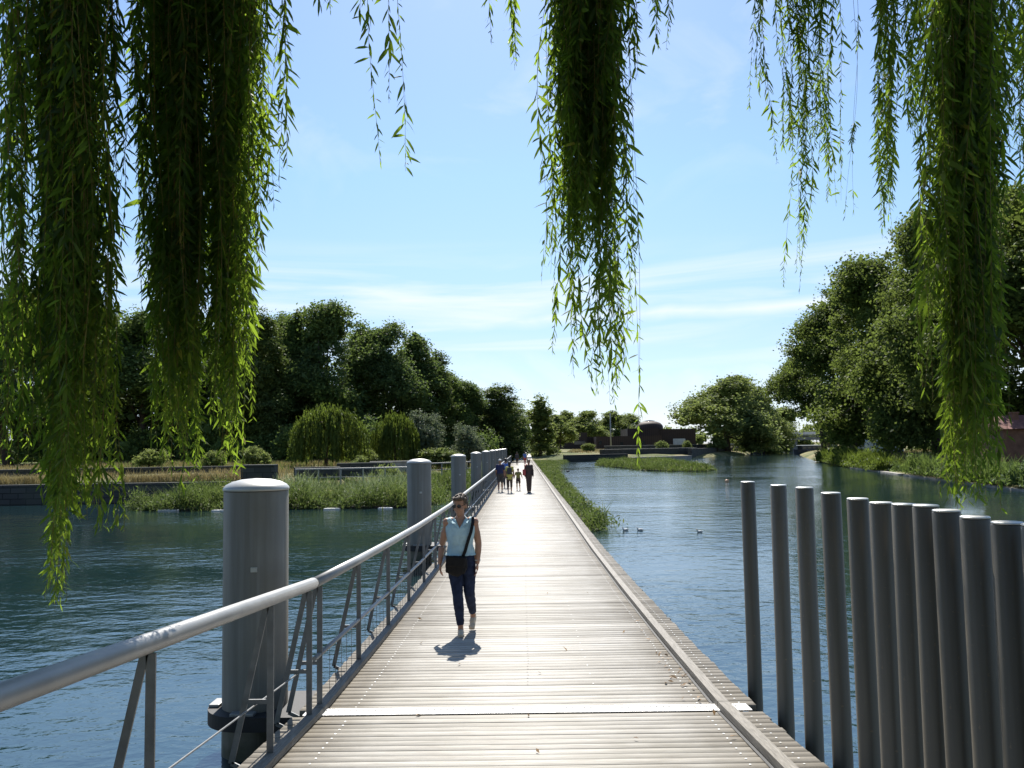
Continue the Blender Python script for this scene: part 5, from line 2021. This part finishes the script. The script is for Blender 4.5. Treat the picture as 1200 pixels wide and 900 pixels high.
# the woman in the foreground
wl = atz(541, 741, deck_z(10.25) + 0.0)
wl.z = deck_z(wl.y)
woman, WH, WR = person('woman in a pale blue sleeveless shirt, dark jeans and sunglasses walking towards the camera', (wl.x, wl.y, wl.z), 0.0, 1.66,
    dict(head_yaw=-0.42, head_pitch=0.16, sh=((-0.165, 0.0, 1.330), (0.17, 0.0, 1.330)), el=((-0.225, 0.04, 1.08), (0.215, 0.03, 1.07)),
         wr=((-0.250, -0.05, 0.855), (0.205, -0.03, 0.845)), build=1.07, hip=((-0.078, 0.01, 0.86), (0.085, 0.01, 0.86)),
         kn=((-0.035, -0.10, 0.475), (0.100, -0.01, 0.48)), an=((-0.005, -0.08, 0.083), (0.125, 0.22, 0.185)), heel=(-0.0, 0.62)),
    dict(hem=0.935, flare=0.018, vneck=True, leg=0.93, toe=(0.10, -0.10)),
    dict(skin=M_SKIN, top=M_SHIRT, lower=M_JEAN, shoe=M_SHOE, hair=M_HAIR), 0.0065)
# sunglasses, lips and watch
mb = MB()
for s in (-1, 1):
    mb.sphere(WH(s * 0.033, -0.088, 0.016), (0.030, 0.009, 0.022), 14, 10, WR)
    a, b_ = WH(s * 0.062, -0.078, 0.022), WH(s * 0.078, 0.01, 0.018)
    mb.tube([a, b_], 0.003, 6)
mb.tube([WH(-0.012, -0.088, 0.022), WH(0.012, -0.088, 0.022)], 0.004, 6)
mb.build('sunglasses', M_LENS, woman)
mb = MB()
n = 16
for k in range(n):
    a, b_ = 2 * math.pi * k / n, 2 * math.pi * (k + 1) / n
    c = Vector((0.201, -0.014, 0.872))
    mb.tube([c + Vector((0.031 * math.cos(a), 0.031 * math.sin(a), 0)), c + Vector((0.031 * math.cos(b_), 0.031 * math.sin(b_), 0))], 0.008, 6)
mb.sphere((0.233, -0.018, 0.872), (0.008, 0.018, 0.018), 12, 8)
mb.build('watch', M_CAPW, woman)

# her shoulder bag
bag = thing('shoulder_bag', 'black shoulder bag hanging across the front of the walking woman', 'bag', (wl.x - 0.045, wl.y - 0.165, wl.z + 0.70))
mb = MB()
mb.sphere((0, 0, 0.12), (0.135, 0.055, 0.12), 20, 14)
mb.box((0, 0, 0.14), (0.255, 0.09, 0.22), Matrix.Rotation(0.10, 3, 'Y'), 0.04)
fuse(mb, 'pouch', 0.007, M_BAG, bag, 6, 0.012, (9, 9, 9))
mb = MB()
mb.box((0, -0.052, 0.185), (0.235, 0.03, 0.13), Matrix.Rotation(0.10, 3, 'Y'), 0.014)
fuse(mb, 'flap', 0.006, M_BAG, bag, 4, 0.006, (9, 9, 9))
o0 = Vector((wl.x - 0.045, wl.y - 0.165, wl.z + 0.70))
sc = 1.66 / 1.65
mb = MB()
path = [Vector((0.02, -0.135, 0.90)), Vector((0.065, -0.132, 1.0)), Vector((0.10, -0.138, 1.12)), Vector((0.135, -0.132, 1.22)), Vector((0.155, -0.095, 1.32)), Vector((0.155, -0.03, 1.385)), Vector((0.145, 0.05, 1.375)), Vector((0.11, 0.115, 1.26)), Vector((0.03, 0.132, 1.10)), Vector((-0.09, 0.13, 0.97)), Vector((-0.185, 0.03, 0.92)), Vector((-0.17, -0.11, 0.92))]
for p, q in zip(path, path[1:]):
    mid = (p + q) / 2
    d = (q - p)
    nrm = Vector((mid.x * 0.3, mid.y, 0.0 if mid.z < 1.3 else 0.15)).normalized()
    side = d.normalized().cross(nrm).normalized()
    e = d.normalized() * 0.006
    W_, T_ = side * 0.019, nrm * 0.003
    pp = [(p - e) * sc - W_ - T_, (p - e) * sc + W_ - T_, (p - e) * sc + W_ + T_, (p - e) * sc - W_ + T_]
    base = wl - o0
    mb.poly([base + v for v in pp], (q - p + 2 * e) * sc)
mb.build('strap', M_BAG, bag)

GP = 'people far along the footbridge'


def stand(x, y):
    p = atz(x, y, 0.40)
    p = atz(x, y, deck_z(p.y) + 0.005)
    return (p.x, p.y, p.z)


base = dict(skin=M_SKIN2, hair=M_HAIRD, shoe=M_CAPW)
person('man in a navy shirt, shorts and pale cap walking by the far railing', stand(586.5, 576.5), math.pi, 1.76, dict(build=1.12, an=((-0.08, -0.16, 0.085), (0.085, 0.14, 0.10))),
       dict(sleeve=0.7, leg=0.42, hat=True), dict(base, top=M_NAVY, lower=M_GREY, hat=M_CAPW), 0.014, GP)
person('person in a mid blue shirt half hidden between the navy man and the yellow shirt', stand(593, 572.0), math.pi, 1.74, dict(build=1.1),
       dict(sleeve=0.7, leg=0.9), dict(base, top=M_BLUE, lower=M_GREY), 0.014, GP)
person('woman in a long yellow shirt and dark leggings walking in the far group', stand(597.5, 577.6), math.pi, 1.64, dict(an=((-0.08, -0.12, 0.085), (0.085, 0.16, 0.10))),
       dict(sleeve=0.5, hem=0.72, flare=0.05, leg=0.75, longhair=True), dict(base, top=M_YELLOW, lower=M_BROWN), 0.014, GP)
person('child in olive clothes with bare legs walking in the middle of the far footbridge', stand(607.5, 574.8), 0.0, 1.22, dict(an=((-0.10, -0.16, 0.085), (0.12, 0.18, 0.10)), kn=((-0.10, -0.11, 0.47), (0.10, 0.04, 0.47)), el=((-0.27, 0.03, 1.10), (0.27, 0.03, 1.10)), wr=((-0.30, -0.10, 0.93), (0.30, -0.08, 0.93))),
       dict(sleeve=0.5, leg=0.36), dict(base, top=M_OLIVE, lower=M_BROWN), 0.014, GP)
person('person in dark brown clothes standing apart on the right of the far group', stand(620, 577.6), 0.25, 1.74, dict(an=((-0.05, -0.02, 0.085), (0.06, 0.04, 0.085)), kn=((-0.06, -0.02, 0.47), (0.065, 0.0, 0.47))),
       dict(sleeve=1.5, leg=0.96, wide=0.012), dict(base, top=M_BROWN, lower=M_BROWN, shoe=M_GREY), 0.014, GP)
person('far walker in a blue shirt at the right, behind the brown clothed person', stand(615.3, 545.2), math.pi, 1.74, dict(build=1.1), dict(sleeve=0.6, leg=0.9), dict(base, top=M_BLUE, lower=M_RED), 0.02, GP)
person('far walker in dark clothes at the left near the railing end', stand(606, 545.0), math.pi, 1.70, dict(), dict(sleeve=1.5, leg=0.95), dict(base, top=M_GREY, lower=M_BROWN), 0.02, GP)
p = at(610.4, 536.5, 158)
person('tiniest walker, farthest away on the pale path beyond the bridge', (p.x, 158, float(np.interp(158, [148, 160, 250, 345], [0.42, 0.75, 1.35, 1.95])) + 0.03), math.pi, 1.70, dict(), dict(sleeve=1.5, leg=0.95), dict(base, top=M_OLIVE, lower=M_BROWN), 0.02, GP)
# red bag and dark rucksack
x, y, z = stand(620, 577.6)
rb_ = thing('shoulder_bag', 'red bag carried at the left side of the brown clothed person', 'bag', (x - 0.24, y - 0.03, z + 0.92))
mb = MB()
mb.box((0, 0, 0.16), (0.17, 0.26, 0.32), None, 0.05)
mb.build('pouch', M_RED, rb_)
mb = MB()
mb.tube([(0, -0.1, 0.30), (0.06, -0.09, 0.5), (0.13, 0.0, 0.585), (0.06, 0.09, 0.5), (0, 0.1, 0.30)], 0.014, 8)
mb.build('strap', M_RED, rb_)
x, y, z = stand(597.5, 577.6)
bp_ = thing('rucksack', 'small dark rucksack on the back of the woman in yellow', 'rucksack', (x, y - 0.21, z + 0.98))
mb = MB()
mb.box((0, 0, 0.18), (0.26, 0.15, 0.36), None, 0.05)
mb.build('pouch', M_GREY, bp_)
mb = MB()
mb.box((0, -0.085, 0.12), (0.2, 0.04, 0.17), None, 0.015)
mb.build('pocket', M_GREY, bp_)

sc_ = bpy.context.scene
sc_.cycles.max_bounces = 7
sc_.cycles.diffuse_bounces = 3
sc_.cycles.glossy_bounces = 3
sc_.cycles.transmission_bounces = 5
sc_.cycles.caustics_reflective = False
sc_.cycles.caustics_refractive = False
sc_.cycles.sample_clamp_indirect = 6.0
